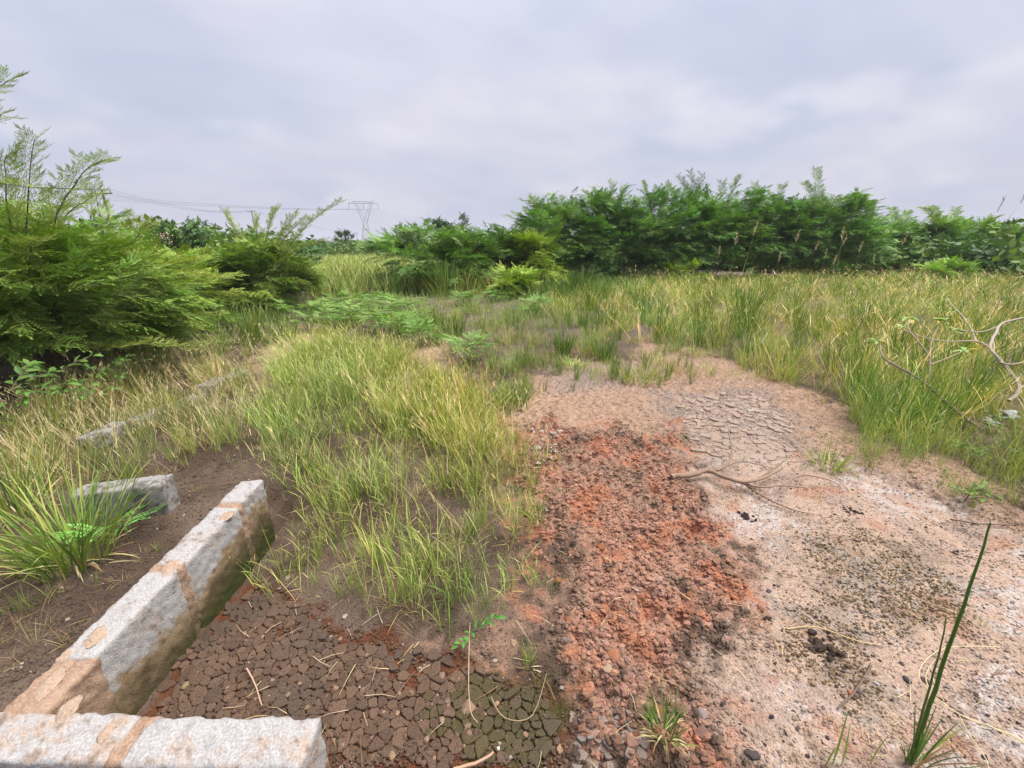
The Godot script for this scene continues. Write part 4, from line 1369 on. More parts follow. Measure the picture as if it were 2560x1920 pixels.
	shrub("low_shrub", Vector3(-0.089, 0.000, -13.660), Vector3(0.7, 0.4, 0.6), "small yellow green shrub before the low yellowish one", "small shrubs at the foot of the thicket", feather, 150, 1.4, Color(1.4, 1.3, 1.0), [], 54, 3, feather_young)
	# low feathery weeds in the clearing
	var spots := [[-3.983, -9.319], [-3.704, -10.314], [-2.693, -9.319], [-3.634, -8.012], [-3.271, -8.491], [-2.560, -8.012], [-2.484, -9.961], [-3.868, -11.534], [-2.091, -7.581], [-4.459, -11.098], [-1.947, -8.491], [-4.396, -9.319], [-3.291, -10.851], [-3.467, -9.319]]
	for k in spots.size():
		herb("feathery_weed", Vector2(spots[k][0], spots[k][1]), "bushy bright green weed in the low bed left of the middle", "weeds of the low bed in the clearing", 0.34, feather, 16, Color(0.9, 1.0, 1.0), 1.0)
	var weeds := [[-1.552, -6.838, "broad-leaved weed alone in front of the low weed bed"], [-0.639, -5.820, "spreading weed at the right end of the tan bare patch"], [-0.355, -12.511, "weed before the middle shrubs, nearest the footpath"], [0.484, -9.961, "weed left of the golden field corner"], [-5.459, -7.791, "weed in the gap below the pale feathery shrub"], [-5.015, -9.319, "weed right below the spray-topped shrub"], [-1.340, -11.534, "weed among rushes in front of the middle shrub"]]
	for e in weeds:
		herb("weed", Vector2(e[0], e[1]), e[2], "single weeds in the clearing", 0.3, feather, 14, Color(0.85, 1.0, 1.0), 1.0)
	herb("seedling", Vector2(-2.034, -1.826), "young plant with two comb-like leaves at the foot of the loose block", "", 0.08, feather, 3, Color(0.8, 1.15, 1.2), 0.6)
	herb("seedling", Vector2(-0.167, -1.363), "tiny glossy-leaved seedling on the mud at the front of the middle grass", "", 0.06, broad_light, 2, Color(0.9, 1.2, 1.2), 0.35)
	herb("broadleaf_weed", Vector2(-4.237, -3.349), "broad-leaved weed under the big left shrub at the picture edge", "broad-leaved weeds on the left", 0.45, broad_light, 9, plain, 1.1)
	herb("broadleaf_weed", Vector2(-4.171, -4.161), "broad-leaved weed growing behind the sunken blocks", "broad-leaved weeds on the left", 0.4, broad_light, 9, plain, 0.9)
	herb("broadleaf_weed", Vector2(-4.140, -3.660), "broad-leaved weed between the picture edge and the sunken blocks", "broad-leaved weeds on the left", 0.5, broad_light, 10, plain, 1.0)
	for e: Array in [[4.365, -3.457, "leafy weed at the right edge below the bare crooked branch"], [3.542, -2.867, "leafy weed right of the low weedy grass"], [3.783, -2.797, "leafy weed nearest the right picture edge"], [2.942, -2.349, "leafy creeping weed at the corner of the pale soil"]]:
		herb("leafy_weed", Vector2(e[0], e[1]), e[2], "leafy weeds at the right", 0.12, broad_light, 7, Color(1.2, 1.1, 1.0), 0.45)


func build_far() -> void:
	rng.seed = 777
	var broad: Array = mats.sprays.broad
	var dense: Array = mats.sprays.dense
	# dark leafy trees that rise over the scrub
	shrub("dark_tree", Vector3(-9.129, 1.936, -52.000), Vector3(1.9, 2.05, 2.0), "dark leafy tree on the skyline behind the middle shrub, left crown", "dark trees on the skyline", broad, 700, 2.0, Color(1, 1, 1), [], 60, 4, [], "tree")
	shrub("dark_tree", Vector3(-6.702, 1.942, -53.000), Vector3(2.3, 2.3, 2.0), "dark leafy tree on the skyline behind the middle shrub, taller right crown", "dark trees on the skyline", broad, 800, 2.0, Color(1, 1, 1), [], 61, 4, [], "tree")
	shrub("dark_tree", Vector3(-22.634, 1.987, -60.000), Vector3(1.6, 1.55, 1.6), "small dark tree on the skyline left of the steel pylon", "dark trees on the skyline", broad, 400, 2.0, Color(0.95, 1, 1), [], 62, 4, [], "tree")
	var flowering := shrub("dark_tree", Vector3(-11.016, 0.000, -13.660), Vector3(1.3, 1.12, 1.2), "dark tree with a spray of pink flowers behind the yellow green shrub", "", broad, 420, 1.2, Color(0.9, 1, 0.9), [], 63, 4, [], "tree")
	shrub("dark_tree", Vector3(-25.439, 1.819, -34.000), Vector3(2.6, 1.6, 2.0), "broad dark tree on the skyline above the gap in the left shrubs", "dark trees on the skyline", broad, 700, 1.8, Color(1, 1, 1), [], 64, 4, [], "tree")
	# pink flowers of that tree
	var s := Shape.new()
	for k in 60:
		var d := Vector3(rng.randfn(0, 1), rng.randfn(0, 1), rng.randfn(0, 1)).normalized()
		s.leaf(Vector3(rng.randf_range(-0.3, 0.3), rng.randf_range(-0.16, 0.16), rng.randf_range(-0.1, 0.1)), d, d.cross(Vector3.UP).normalized(), 0.05, 0.03, jitter(Color(0.55, 0.30, 0.36), 0.2))
	var spike := obj("flower_spike", s.mesh(), mats.leaf, flowering)
	spike.position = Vector3(-8.892, 1.728, -11.200) - flowering.position
	# scrub that closes the view: one mass of bushes, too many to count
	var scrub := thing("far_scrub", Vector3.ZERO, "belt of green scrub that closes the plain along the horizon", "scrub", "", "stuff")
	var mass := []
	for v in 3:
		var b := Shape.new()
		for k in 900:
			var e := rng.randf_range(-0.6, 1.0)
			var a := rng.randf() * TAU
			var r := pow(rng.randf(), 0.3) * (1.0 + 0.25 * sin(a * 3 + v) + 0.2 * sin(e * 5 + a * 2))
			var p := Vector3(cos(a) * sqrt(1 - e * e) * 1.5, 0.72 + e * 0.75, sin(a) * sqrt(1 - e * e) * 1.5) * r
			p.y = maxf(p.y, 0.02)
			var d := Vector3(rng.randfn(0, 1), rng.randfn(0, 0.6), rng.randfn(0, 1)).normalized()
			b.leaf(p, d, d.cross(Vector3(rng.randfn(0, 1), rng.randfn(0, 1), rng.randfn(0, 1))).normalized(), 0.26, 0.15, jitter(Color(0.11, 0.185, 0.06), 0.3))
		mass.append(b.mesh())
	var where := [[], [], []]
	var tints := [PackedColorArray(), PackedColorArray(), PackedColorArray()]
	for k in 4400:
		var far := 24.0 + 330.0 * pow(rng.randf(), 1.8)
		var a := rng.randf_range(-1.6, 1.6)
		var p := Vector3(sin(a) * far, 0, -cos(a) * far)
		# the footpath and its grass stay open; the right thicket has its own shrubs
		if far < 40 and absf(a + 0.30) < 0.17:
			continue
		if far < 30 and a > -0.12 and a < 0.95:
			continue
		var sc := rng.randf_range(0.7, 1.25) * (1.0 + far * 0.003)
		if absf(a + 0.3) < 0.2:
			sc *= 0.75
		where[k % 3].append(Transform3D(Basis(Vector3.UP, rng.randf() * TAU).scaled(Vector3(sc * 1.2, sc * rng.randf_range(0.85, 1.2), sc * 1.2)), p))
		tints[k % 3].append(jitter(pick([Color(1, 1, 1), Color(1.5, 1.35, 1.0), Color(1.3, 1.2, 0.9), Color(0.75, 0.85, 0.8)]), 0.15))
	for k in 3:
		scatter("bushes", mass[k], mats.leaf, where[k], tints[k], scrub)

	# steel pylon
	var steel := Color(0.30, 0.31, 0.33)
	var py := thing("steel_pylon", Vector3(-94.854, 3.471, -290.000), "grey lattice power pylon with a wide crossbeam standing far off on the plain", "pylon")
	py.position.y = 0.0
	var waist := 14.5
	var top := 26.0
	for sx in [-1.0, 1.0]:
		for sz in [-1.0, 1.0]:
			var l := Shape.new()
			l.tube(PackedVector3Array([Vector3(sx * 3.6, -0.3, sz * 3.6), Vector3(sx * 1.1, waist, sz * 1.1)]), 0.11, 0.10, 4, steel, true)
			obj("leg", l.mesh(), mats.steel, py)
			var y := Shape.new()
			y.tube(PackedVector3Array([Vector3(sx * 1.1, waist, sz * 1.1), Vector3(sx * 5.2, top, sz * 0.9), Vector3(sx * 7.0, top + 3.2, sz * 0.1)]), 0.10, 0.07, 4, steel, true)
			y.tube(PackedVector3Array([Vector3(sx * 1.1, waist, sz * 1.1), Vector3(-sx * 0.2, waist + 2.0, sz * 1.0), Vector3(sx * 4.0, top, sz * 0.9)]), 0.07, 0.06, 4, steel)
			obj("fork_arm", y.mesh(), mats.steel, py)
	var lat := Shape.new()
	for k in 5:
		var y0 := waist * k / 5.0
		var y1 := waist * (k + 1) / 5.0
		var a0 := lerpf(3.6, 1.1, k / 5.0)
		var a1 := lerpf(3.6, 1.1, (k + 1) / 5.0)
		for q in 4:
			var u := Vector3(1, 0, 0).rotated(Vector3.UP, q * PI / 2)
			var w := Vector3(0, 0, 1).rotated(Vector3.UP, q * PI / 2)
			lat.tube(PackedVector3Array([u * a0 + w * a0 + Vector3(0, y0, 0), u * a1 - w * a1 + Vector3(0, y1, 0)]), 0.05, 0.05, 3, steel)
			lat.tube(PackedVector3Array([u * a0 - w * a0 + Vector3(0, y0, 0), u * a1 + w * a1 + Vector3(0, y1, 0)]), 0.05, 0.05, 3, steel)
	for k in 5:
		for sx in [-1.0, 1.0]:
			var q0 := Vector3(sx * lerpf(1.1, 5.2, k / 5.0), lerpf(waist, top, k / 5.0), 0.9)
			var q1 := Vector3(sx * lerpf(0.3, 4.0, (k + 1) / 5.0), lerpf(waist + 2, top, (k + 1) / 5.0), -0.9)
			lat.tube(PackedVector3Array([q0, q1]), 0.05, 0.05, 3, steel)
	obj("lattice", lat.mesh(), mats.steel, py).set_meta("kind", "stuff")
	var beam := Shape.new()
	for sz in [-0.9, 0.9]:
		beam.tube(PackedVector3Array([Vector3(-9.0, top, sz * 0.4), Vector3(-5, top, sz), Vector3(5, top, sz), Vector3(9.0, top, sz * 0.4)]), 0.09, 0.09, 4, steel, true)
		beam.tube(PackedVector3Array([Vector3(-9.0, top, sz * 0.4), Vector3(-5, top + 1.2, sz), Vector3(5, top + 1.2, sz), Vector3(9.0, top, sz * 0.4)]), 0.07, 0.07, 4, steel, true)
		for k in 10:
			beam.tube(PackedVector3Array([Vector3(-5 + k, top, sz), Vector3(-4 + k, top + 1.2, sz)]), 0.06, 0.06, 3, steel)
	obj("crossbeam", beam.mesh(), mats.steel, py)
	var hang := [Vector3(-9.0, top - 3.4, 0), Vector3(0, top - 3.4, 0), Vector3(9.0, top - 3.4, 0)]
	for q: Vector3 in hang:
		var ins := Shape.new()
		ins.tube(PackedVector3Array([q + Vector3(0, 3.4, 0), q]), 0.13, 0.13, 5, Color(0.22, 0.22, 0.23), true)
		obj("insulator", ins.mesh(), mats.steel, py)
	py.rotation.y = 0.22
	var to := [Vector3(-260, 30, -120), Vector3(-250, 30, -112), Vector3(-240, 30, -104)]
	var on := [Vector3(40, 26, -900), Vector3(58, 26, -900), Vector3(76, 26, -900)]
	for k in 3:
		var w := Shape.new()
		var q: Vector3 = py.transform * hang[k]
		w.tube(between(to[k], q, 6.0, 24), 0.045, 0.045, 3, Color(0.15, 0.15, 0.16))
		w.tube(between(q, on[k], 11.0, 24), 0.045, 0.045, 3, Color(0.15, 0.15, 0.16))
		tag(obj("power_line", w.mesh(), mats.steel), "thin high-voltage conductor hung from the %s insulator of the steel pylon" % ["left", "middle", "right"][k], "power line", "conductors of the steel pylon")
	# wooden poles of the lower line
	var wood := Color(0.17, 0.125, 0.095)
	var heads := [Vector3(-62, 9.6, -28), Vector3(-42.905, 6.859, -48.000), Vector3(-67.958, 9.786, -118.000), Vector3(-87.287, 7.392, -250.000)]
	var arms := []
	for k in heads.size():
		var h: Vector3 = heads[k]
		if k:
			var po := thing("power_pole", Vector3(h.x, 0, h.z), ["", "brown wooden power pole with crossarm rising behind the left shrubs", "thin distant power pole above the spray-topped shrub", "tiny far power pole beside the foot of the pylon"][k], "power pole", "poles of the low power line")
			var p := Shape.new()
			p.tube(PackedVector3Array([Vector3(0, -0.3, 0), Vector3(0, h.y + 0.1, 0)]), 0.15, 0.10, 7, wood, true)
			obj("pole", p.mesh(true), mats.bark, po)
			var ar := Shape.new()
			ar.tube(PackedVector3Array([Vector3(-1.1, h.y - 0.25, 0.14), Vector3(1.1, h.y - 0.25, 0.14)]), 0.07, 0.07, 4, wood, true)
			obj("crossarm", ar.mesh(), mats.bark, po)
			for q in 3:
				var ip := Shape.new()
				ip.tube(PackedVector3Array([Vector3(-1.0 + q, h.y - 0.2, 0.14), Vector3(-1.0 + q, h.y + 0.12, 0.14)]), 0.05, 0.04, 5, Color(0.3, 0.28, 0.26), true)
				obj("insulator", ip.mesh(), mats.steel, po)
		arms.append([h + Vector3(-1.0, 0.12, 0.14), h + Vector3(0, 0.12, 0.14), h + Vector3(1.0, 0.12, 0.14)])
	for q in 3:
		var w := Shape.new()
		for k in 3:
			w.tube(between(arms[k][q], arms[k + 1][q], 1.2, 16), 0.010, 0.022, 3, Color(0.12, 0.12, 0.13))
		tag(obj("power_wire", w.mesh(), mats.steel), "thin sagging wire along the low wooden power poles", "wire", "wires of the low power line")


func build_small() -> void:
	rng.seed = 31337
	# stones one can point to
	var S := [
		[2.382, -3.873, 0.05, 0.03, 0.035, Color(0.66, 0.62, 0.56), "white stone alone on the grey cracked soil"],
		[-0.158, -1.070, 0.030, 0.018, 0.03, Color(0.40, 0.27, 0.18), "tan angular stone sitting on the mossy mud plates"],
		[0.373, -1.187, 0.021, 0.013, 0.018, Color(0.58, 0.40, 0.28), "cream stone in the hoof print on the red soil"],
		[0.674, -1.039, 0.022, 0.014, 0.022, Color(0.36, 0.30, 0.28), "grey knobbly stone on the red soil near the bottom"],
		[0.977, -1.475, 0.045, 0.010, 0.030, Color(0.46, 0.27, 0.21), "flat pinkish stone chip where red soil meets pale"],
		[0.423, -1.120, 0.014, 0.009, 0.014, Color(0.17, 0.16, 0.17), "small dark pebble below the cream stone"],
		[0.008, -1.326, 0.018, 0.012, 0.014, Color(0.52, 0.36, 0.25), "ochre stone at the foot of the middle grass"],
		[0.344, -1.470, 0.022, 0.012, 0.018, Color(0.44, 0.20, 0.11), "rounded orange clod stone at the red soil edge"],
		[-0.758, -1.470, 0.016, 0.012, 0.014, Color(0.58, 0.50, 0.46), "whitish pebble on the mud under the grass edge"],
		[-0.369, -1.219, 0.014, 0.010, 0.012, Color(0.50, 0.34, 0.24), "small buff pebble on the cracked mud"],
		[0.161, -0.945, 0.014, 0.010, 0.012, Color(0.47, 0.31, 0.19), "ochre pebble at the mossy mud corner"],
		[-0.923, -1.172, 0.020, 0.012, 0.016, Color(0.46, 0.32, 0.23), "pointed brown pebble on the mud near the footing"],
		[-1.266, -1.172, 0.020, 0.016, 0.018, Color(0.36, 0.29, 0.16), "yellowish round stone against the footing wall"],
		[-1.141, -1.707, 0.014, 0.010, 0.012, Color(0.55, 0.48, 0.44), "pale pebble near the far end of the footing"],
		[1.527, -1.172, 0.020, 0.010, 0.016, Color(0.11, 0.09, 0.10), "black oval pebble on the pale soil left of the bent straw"],
		[1.661, -1.200, 0.016, 0.010, 0.014, Color(0.13, 0.10, 0.10), "dark pebble inside the loop of bent straw"],
		[1.401, -1.160, 0.010, 0.004, 0.009, Color(0.66, 0.62, 0.60), "white shell-like chip beside the dark soil clump"],
		[1.272, -1.120, 0.018, 0.006, 0.013, Color(0.52, 0.20, 0.11), "orange-red flat chip below the dark soil clump"],
		[1.613, -1.054, 0.018, 0.011, 0.014, Color(0.12, 0.10, 0.11), "dark blue-grey pebble above the sedge tuft"],
		[1.989, -1.154, 0.022, 0.010, 0.014, Color(0.13, 0.11, 0.11), "long dark pebble close to the right edge"],
		[0.786, -0.912, 0.022, 0.014, 0.018, Color(0.12, 0.10, 0.10), "black stone at the bottom where red meets pale"],
	]
	for e: Array in S:
		stone(Vector2(e[0], e[1]), Vector3(e[2], e[3], e[4]), rng.randf() * TAU, e[5], e[6])
	for g: Array in [
		[poly([0.099, -3.409, 0.456, -3.457, 0.371, -2.867, 0.188, -2.797]), 26, Vector2(0.010, 0.026), Color(0.55, 0.48, 0.42), "pale pebble of the little gravel patch by the seed-stalk tuft", "pale pebbles by the seed-stalk tuft"],
		[poly([1.337, -2.049, 1.743, -2.049, 2.318, -1.691, 1.719, -0.965, 0.934, -0.965, 0.954, -1.309]), 70, Vector2(0.005, 0.014), Color(0.16, 0.115, 0.11), "small dark pebble strewn over the pale soil", "dark pebbles on the pale soil"],
		[poly([-1.214, -1.154, -1.191, -1.548, -0.380, -1.228, 0.076, -1.120, 0.067, -0.912, -0.994, -0.912]), 45, Vector2(0.006, 0.014), Color(0.40, 0.27, 0.19), "small brown pebble lying on the cracked mud plates", "brown pebbles on the cracked mud"],
		[poly([0.335, -2.867, 1.144, -3.181, 0.859, -1.548, 0.619, -0.965, 0.242, -0.965, 0.205, -1.548]), 80, Vector2(0.010, 0.026), Color(0.38, 0.17, 0.09), "crumbly lump of red earth on the trampled strip", "clods on the trampled red strip"],
	]:
		var made := 0
		var lo := Vector2(1e9, 1e9)
		var hi := -lo
		for e in g[0]:
			lo = lo.min(e)
			hi = hi.max(e)
		while made < g[1]:
			var p := Vector2(rng.randf_range(lo.x, hi.x), rng.randf_range(lo.y, hi.y))
			if not Geometry2D.is_point_in_polygon(p, g[0]):
				continue
			made += 1
			var r: float = lerpf(g[2].x, g[2].y, pow(rng.randf(), 2.0))
			var o := stone(p, Vector3(r * rng.randf_range(0.9, 1.3), r * rng.randf_range(0.5, 0.8), r), rng.randf() * TAU, jitter(g[3], 0.25), g[4], g[5], "pebble" if not g[4].begins_with("crumbly") else "clod", 0.3)
			if g[5].begins_with("brown"):
				o.position.y += 0.007
	# dark soil clumps on the pale crust
	for e: Array in [[1.283, -1.309, 0.05, "dark lumpy soil clump on the pale crust beside the litter"], [1.446, -2.193, 0.035, "dark dung-like clump right of the red soil below the branch"], [2.135, -2.250, 0.035, "dark clump on the pale crust below the branch tips"], [1.149, -1.445, 0.02, "small dark clump near the flat pinkish chip"], [2.420, -1.875, 0.02, "small black clump near the tip of the tall sedge stem"]]:
		var at := Vector2(e[0], e[1])
		var o := thing("soil_clump", Vector3(at.x, hgt(at.x, at.y), at.y), e[3], "clod", "dark clumps on the pale soil")
		for k in 18:
			var q := obj("lump", lump(1, 0.9, 0.8, 300 + k, jitter(Color(0.085, 0.062, 0.05), 0.25)), mats.stone, o)
			var r: float = e[2] * rng.randf_range(0.1, 0.38)
			q.position = Vector3(rng.randfn(0, 0.55) * e[2], r * 0.45, rng.randfn(0, 0.55) * e[2])
			q.scale = Vector3(r, r * 0.8, r)
			q.rotation.y = rng.randf() * TAU

	# the dry fallen branch
	var dry := Color(0.24, 0.165, 0.125)
	var at := Vector2(1.155, -2.652)
	var br := thing("fallen_branch", Vector3(at.x, hgt(at.x, at.y), at.y), "dry forked branch lying across the red and grey soil", "branch")
	var main := Shape.new()
	var o3 := br.position
	limb(main, rel([1.139, 0.022, -2.615, 1.297, 0.035, -2.619, 1.404, 0.050, -2.644, 1.499, 0.060, -2.505, 1.640, 0.070, -2.477, 1.929, 0.070, -2.642], o3), 0.021, 0.008, dry, 7)
	obj("limb", main.mesh(true), mats.bark, br)
	for e: Array in [
		[[1.406, 0.030, -2.678, 1.509, 0.060, -2.659, 1.657, 0.080, -2.830, 1.770, 0.120, -3.109, 1.904, 0.140, -3.448], 0.008],
		[[1.519, 0.040, -2.537, 1.652, 0.050, -2.435, 1.816, 0.050, -2.451, 1.978, 0.040, -2.433], 0.006],
		[[1.661, 0.050, -2.509, 1.890, 0.090, -2.639, 2.056, 0.120, -2.755], 0.006],
		[[1.816, 0.050, -2.451, 2.000, 0.070, -2.548, 2.163, 0.060, -2.505, 2.221, 0.030, -2.466], 0.0045],
		[[1.587, 0.030, -2.541, 1.637, 0.020, -2.399, 1.731, 0.015, -2.253, 1.863, 0.010, -2.189], 0.0055],
		[[1.509, 0.060, -2.659, 1.672, 0.080, -2.724, 1.792, 0.090, -2.639], 0.004],
		[[1.984, 0.100, -2.688, 2.085, 0.100, -2.688, 2.200, 0.110, -2.738], 0.003]]:
		var s := Shape.new()
		limb(s, rel(e[0], o3), e[1] * 1.6, 0.0028, jitter(dry, 0.15), 5)
		obj("twig", s.mesh(true), mats.bark, br)

	# bare crooked boughs with leaf rosettes at the right
	var pale := Color(0.27, 0.205, 0.165)
	bough("crooked bare bough with leaf rosettes leaning out of the field, left of the thicker one", pale, [
		[[4.240, 0.020, -3.464, 4.041, 0.180, -3.570, 3.770, 0.380, -3.574, 3.556, 0.520, -3.615, 3.412, 0.620, -3.725, 3.534, 0.720, -3.956], 0.017, 0.006, true],
		[[3.749, 0.380, -3.574, 3.799, 0.550, -3.661, 3.938, 0.720, -3.856, 4.194, 0.900, -4.077], 0.009, 0.004, true],
		[[3.841, 0.620, -3.725, 3.823, 0.740, -3.866, 3.851, 0.820, -4.019, 3.987, 0.900, -4.213], 0.007, 0.004, true],
		[[3.807, 0.570, -3.668, 4.088, 0.600, -3.801, 4.337, 0.640, -3.909], 0.007, 0.004, true]])
	bough("thick pale crooked bough with yellowing leaves at the right picture edge", Color(0.34, 0.285, 0.24), [
		[[5.019, 0.100, -3.960, 5.184, 0.220, -4.043, 5.198, 0.420, -4.292, 5.269, 0.520, -4.505, 5.576, 0.620, -4.772, 5.993, 0.700, -5.077, 6.489, 0.740, -5.176, 6.671, 0.600, -4.869], 0.021, 0.010, false],
		[[5.269, 0.520, -4.505, 5.281, 0.560, -4.675, 4.913, 0.560, -4.675, 4.620, 0.620, -4.720, 4.560, 0.680, -4.882], 0.010, 0.004, true],
		[[5.922, 0.680, -5.032, 5.559, 0.620, -4.907, 5.181, 0.660, -4.844], 0.009, 0.005, true],
		[[5.332, 0.550, -4.720, 5.771, 0.640, -5.251, 6.234, 0.720, -5.881], 0.009, 0.004, true],
		[[5.966, 0.660, -5.475, 6.180, 0.780, -5.911, 6.456, 0.860, -6.318], 0.007, 0.005, true],
		[[5.174, 0.420, -4.292, 5.218, 0.420, -4.202, 5.500, 0.480, -4.257], 0.010, 0.006, true],
		[[5.096, 0.120, -3.973, 5.185, 0.100, -4.240, 5.199, 0.100, -4.394], 0.010, 0.004, true],
		[[5.184, 0.220, -4.043, 5.343, 0.300, -4.025, 5.524, 0.400, -4.017], 0.015, 0.008, false]])

	# tall sedge stem at the bottom right
	var sp := Vector2(1.311, -0.905)
	var se := thing("sedge_plant", Vector3(sp.x, hgt(sp.x, sp.y), sp.y), "dark green sedge with one thick leaning stem in the right foreground", "plant")
	var st := Shape.new()
	var d0 := se.position
	limb(st, rel([1.309, 0.000, -0.912, 1.244, 0.304, -0.880, 1.194, 0.599, -0.860, 1.166, 0.811, -0.850, 1.151, 0.969, -0.850], d0), 0.0068, 0.002, Color(0.105, 0.205, 0.038), 4)
	obj("stem", st.mesh(true), mats.grass, se)
	var s2 := Shape.new()
	limb(s2, rel([1.302, 0.000, -0.912, 1.192, 0.408, -0.860, 1.173, 0.566, -0.860, 1.154, 0.664, -0.860], d0), 0.0036, 0.0012, Color(0.13, 0.19, 0.05), 4)
	obj("stem", s2.mesh(true), mats.grass, se)
	for k in 34:
		var b := Shape.new()
		var az := rng.randf() * TAU
		b.blade(Vector3(cos(az), 0, sin(az)) * rng.randf_range(0.0, 0.03), az, rng.randf_range(0.1, 0.75), rng.randf_range(0.10, 0.24), 0.0055, rng.randf_range(-0.1, 0.5), jitter(pick([DEEP, DEEP, FRESH, RUST]), 0.2), 5, rng.randf_range(-1, 1))
		obj("blade", b.mesh(), mats.grass, se)
	for k in 5:
		var b := Shape.new()
		b.blade(Vector3(0.16, 0.34, -0.03) + Vector3(0, 0.004 * k, 0), -0.4 + 0.2 * k, 1.15, 0.05, 0.004, -0.5, Color(0.25, 0.16, 0.12), 3)
		obj("spikelet", b.mesh(), mats.grass, se)

	# thin upright blades at the bottom edge
	var tb := Vector2(1.053, -0.892)
	var tp := thing("grass_sprig", Vector3(tb.x, hgt(tb.x, tb.y), tb.y), "few thin upright blades at the bottom edge left of the sedge", "grass")
	for e: Array in [[-0.02, 0.30, 0.10, 2.6], [0.01, 0.22, 0.1, 2.9], [0.05, 0.16, 0.05, 1.0], [0.10, 0.15, 0.05, 0.3], [-0.04, 0.14, 0.2, 2.2]]:
		var b := Shape.new()
		b.blade(Vector3(e[0], 0, 0), e[3], e[2], e[1], 0.006, 0.15, jitter(FRESH, 0.2), 5)
		obj("blade", b.mesh(), mats.grass, tp)

	# tuft with tall thin seed stalks at the head of the red soil
	var sk := clump("seed_stalk_tuft", Vector2(0.257, -2.867), "low tuft with tall thin green seed stalks at the head of the red soil", 0.22, 0.05, 40, 22, 0.007, Vector2(0.3, 1.1), Vector2(0.0, 0.5), [FRESH, GOLD, LIME])
	for e: Array in [[0.0, 0.66, 0.03, 0.3], [0.03, 0.52, 0.12, 0.1], [-0.03, 0.45, 0.2, 3.0], [0.02, 0.4, 0.3, 0.4]]:
		var b := Shape.new()
		b.blade(Vector3(e[0], 0, 0), e[3], e[2], e[1], 0.006, 0.08, Color(0.15, 0.19, 0.06), 6)
		obj("seed_stalk", b.mesh(), mats.grass, sk)

	# bent straw stalks, right foreground
	var straw := Color(0.56, 0.46, 0.28)
	var bs := thing("straw_stalk", Vector3(1.621, 0.000, -1.054), "bent yellow straw stalks lying on the pale soil behind the sedge", "straw")
	var o4 := bs.position
	for e: Array in [
		[[1.755, 0.020, -0.875, 1.698, 0.020, -0.967, 1.608, 0.030, -1.004, 1.556, 0.040, -1.036, 1.526, 0.050, -1.093, 1.546, 0.060, -1.164, 1.748, 0.050, -1.268, 2.002, 0.030, -1.289], 0.0036],
		[[1.728, 0.020, -0.926, 1.640, 0.030, -0.990, 1.540, 0.030, -1.066, 1.520, 0.020, -1.232, 1.610, 0.020, -1.293], 0.0028],
		[[1.526, 0.050, -1.093, 1.555, 0.060, -1.146, 1.652, 0.060, -1.211], 0.0028],
		[[1.554, 0.040, -1.067, 1.557, 0.060, -1.111, 1.621, 0.050, -1.190], 0.0026],
		[[1.575, 0.030, -1.035, 1.556, 0.020, -0.981, 1.542, 0.010, -0.906, 1.503, 0.010, -0.856], 0.0028]]:
		var s := Shape.new()
		limb(s, rel(e[0], o4), e[1] * 0.7, e[1] * 0.35, jitter(straw, 0.1), 4)
		obj("stalk", s.mesh(true), mats.bark, bs)
	# loose straws and sticks
	var bits := thing("straw_litter", Vector3.ZERO, "loose straw bits strewn over the bare soil and mud", "straw", "", "stuff")
	var sb := Shape.new()
	for k in 620:
		var z := -0.75 - 4.6 * pow(rng.randf(), 1.2)
		var x := rng.randf_range(-0.9 - 0.25 * absf(z), 1.0 + 0.75 * absf(z))
		var l := rng.randf_range(0.03, 0.13)
		var a := rng.randf() * TAU
		var m := Vector3(cos(a), 0, sin(a)) * l
		var h0 := hgt(x, z) + 0.006
		look_up(x, z)
		if za.a > 0:
			h0 += 0.010
		var h1 := hgt(x + m.x, z + m.z) + 0.008
		var p0 := Vector3(x, h0, z)
		var p1 := Vector3(x + m.x, maxf(h1, h0 - 0.01) + rng.randf() * 0.01, z + m.z)
		sb.tube(PackedVector3Array([p0, p0.lerp(p1, 0.5) + Vector3(rng.randf_range(-1, 1), rng.randf_range(0, 1.2), rng.randf_range(-1, 1)) * 0.07 * l, p1]), 0.0014, 0.0008, 3, jitter(pick([STRAW, STRAW, RUST, Color(0.55, 0.45, 0.3)]), 0.2))
	obj("straw_bits", sb.mesh(true), mats.bark, bits).set_meta("kind", "stuff")
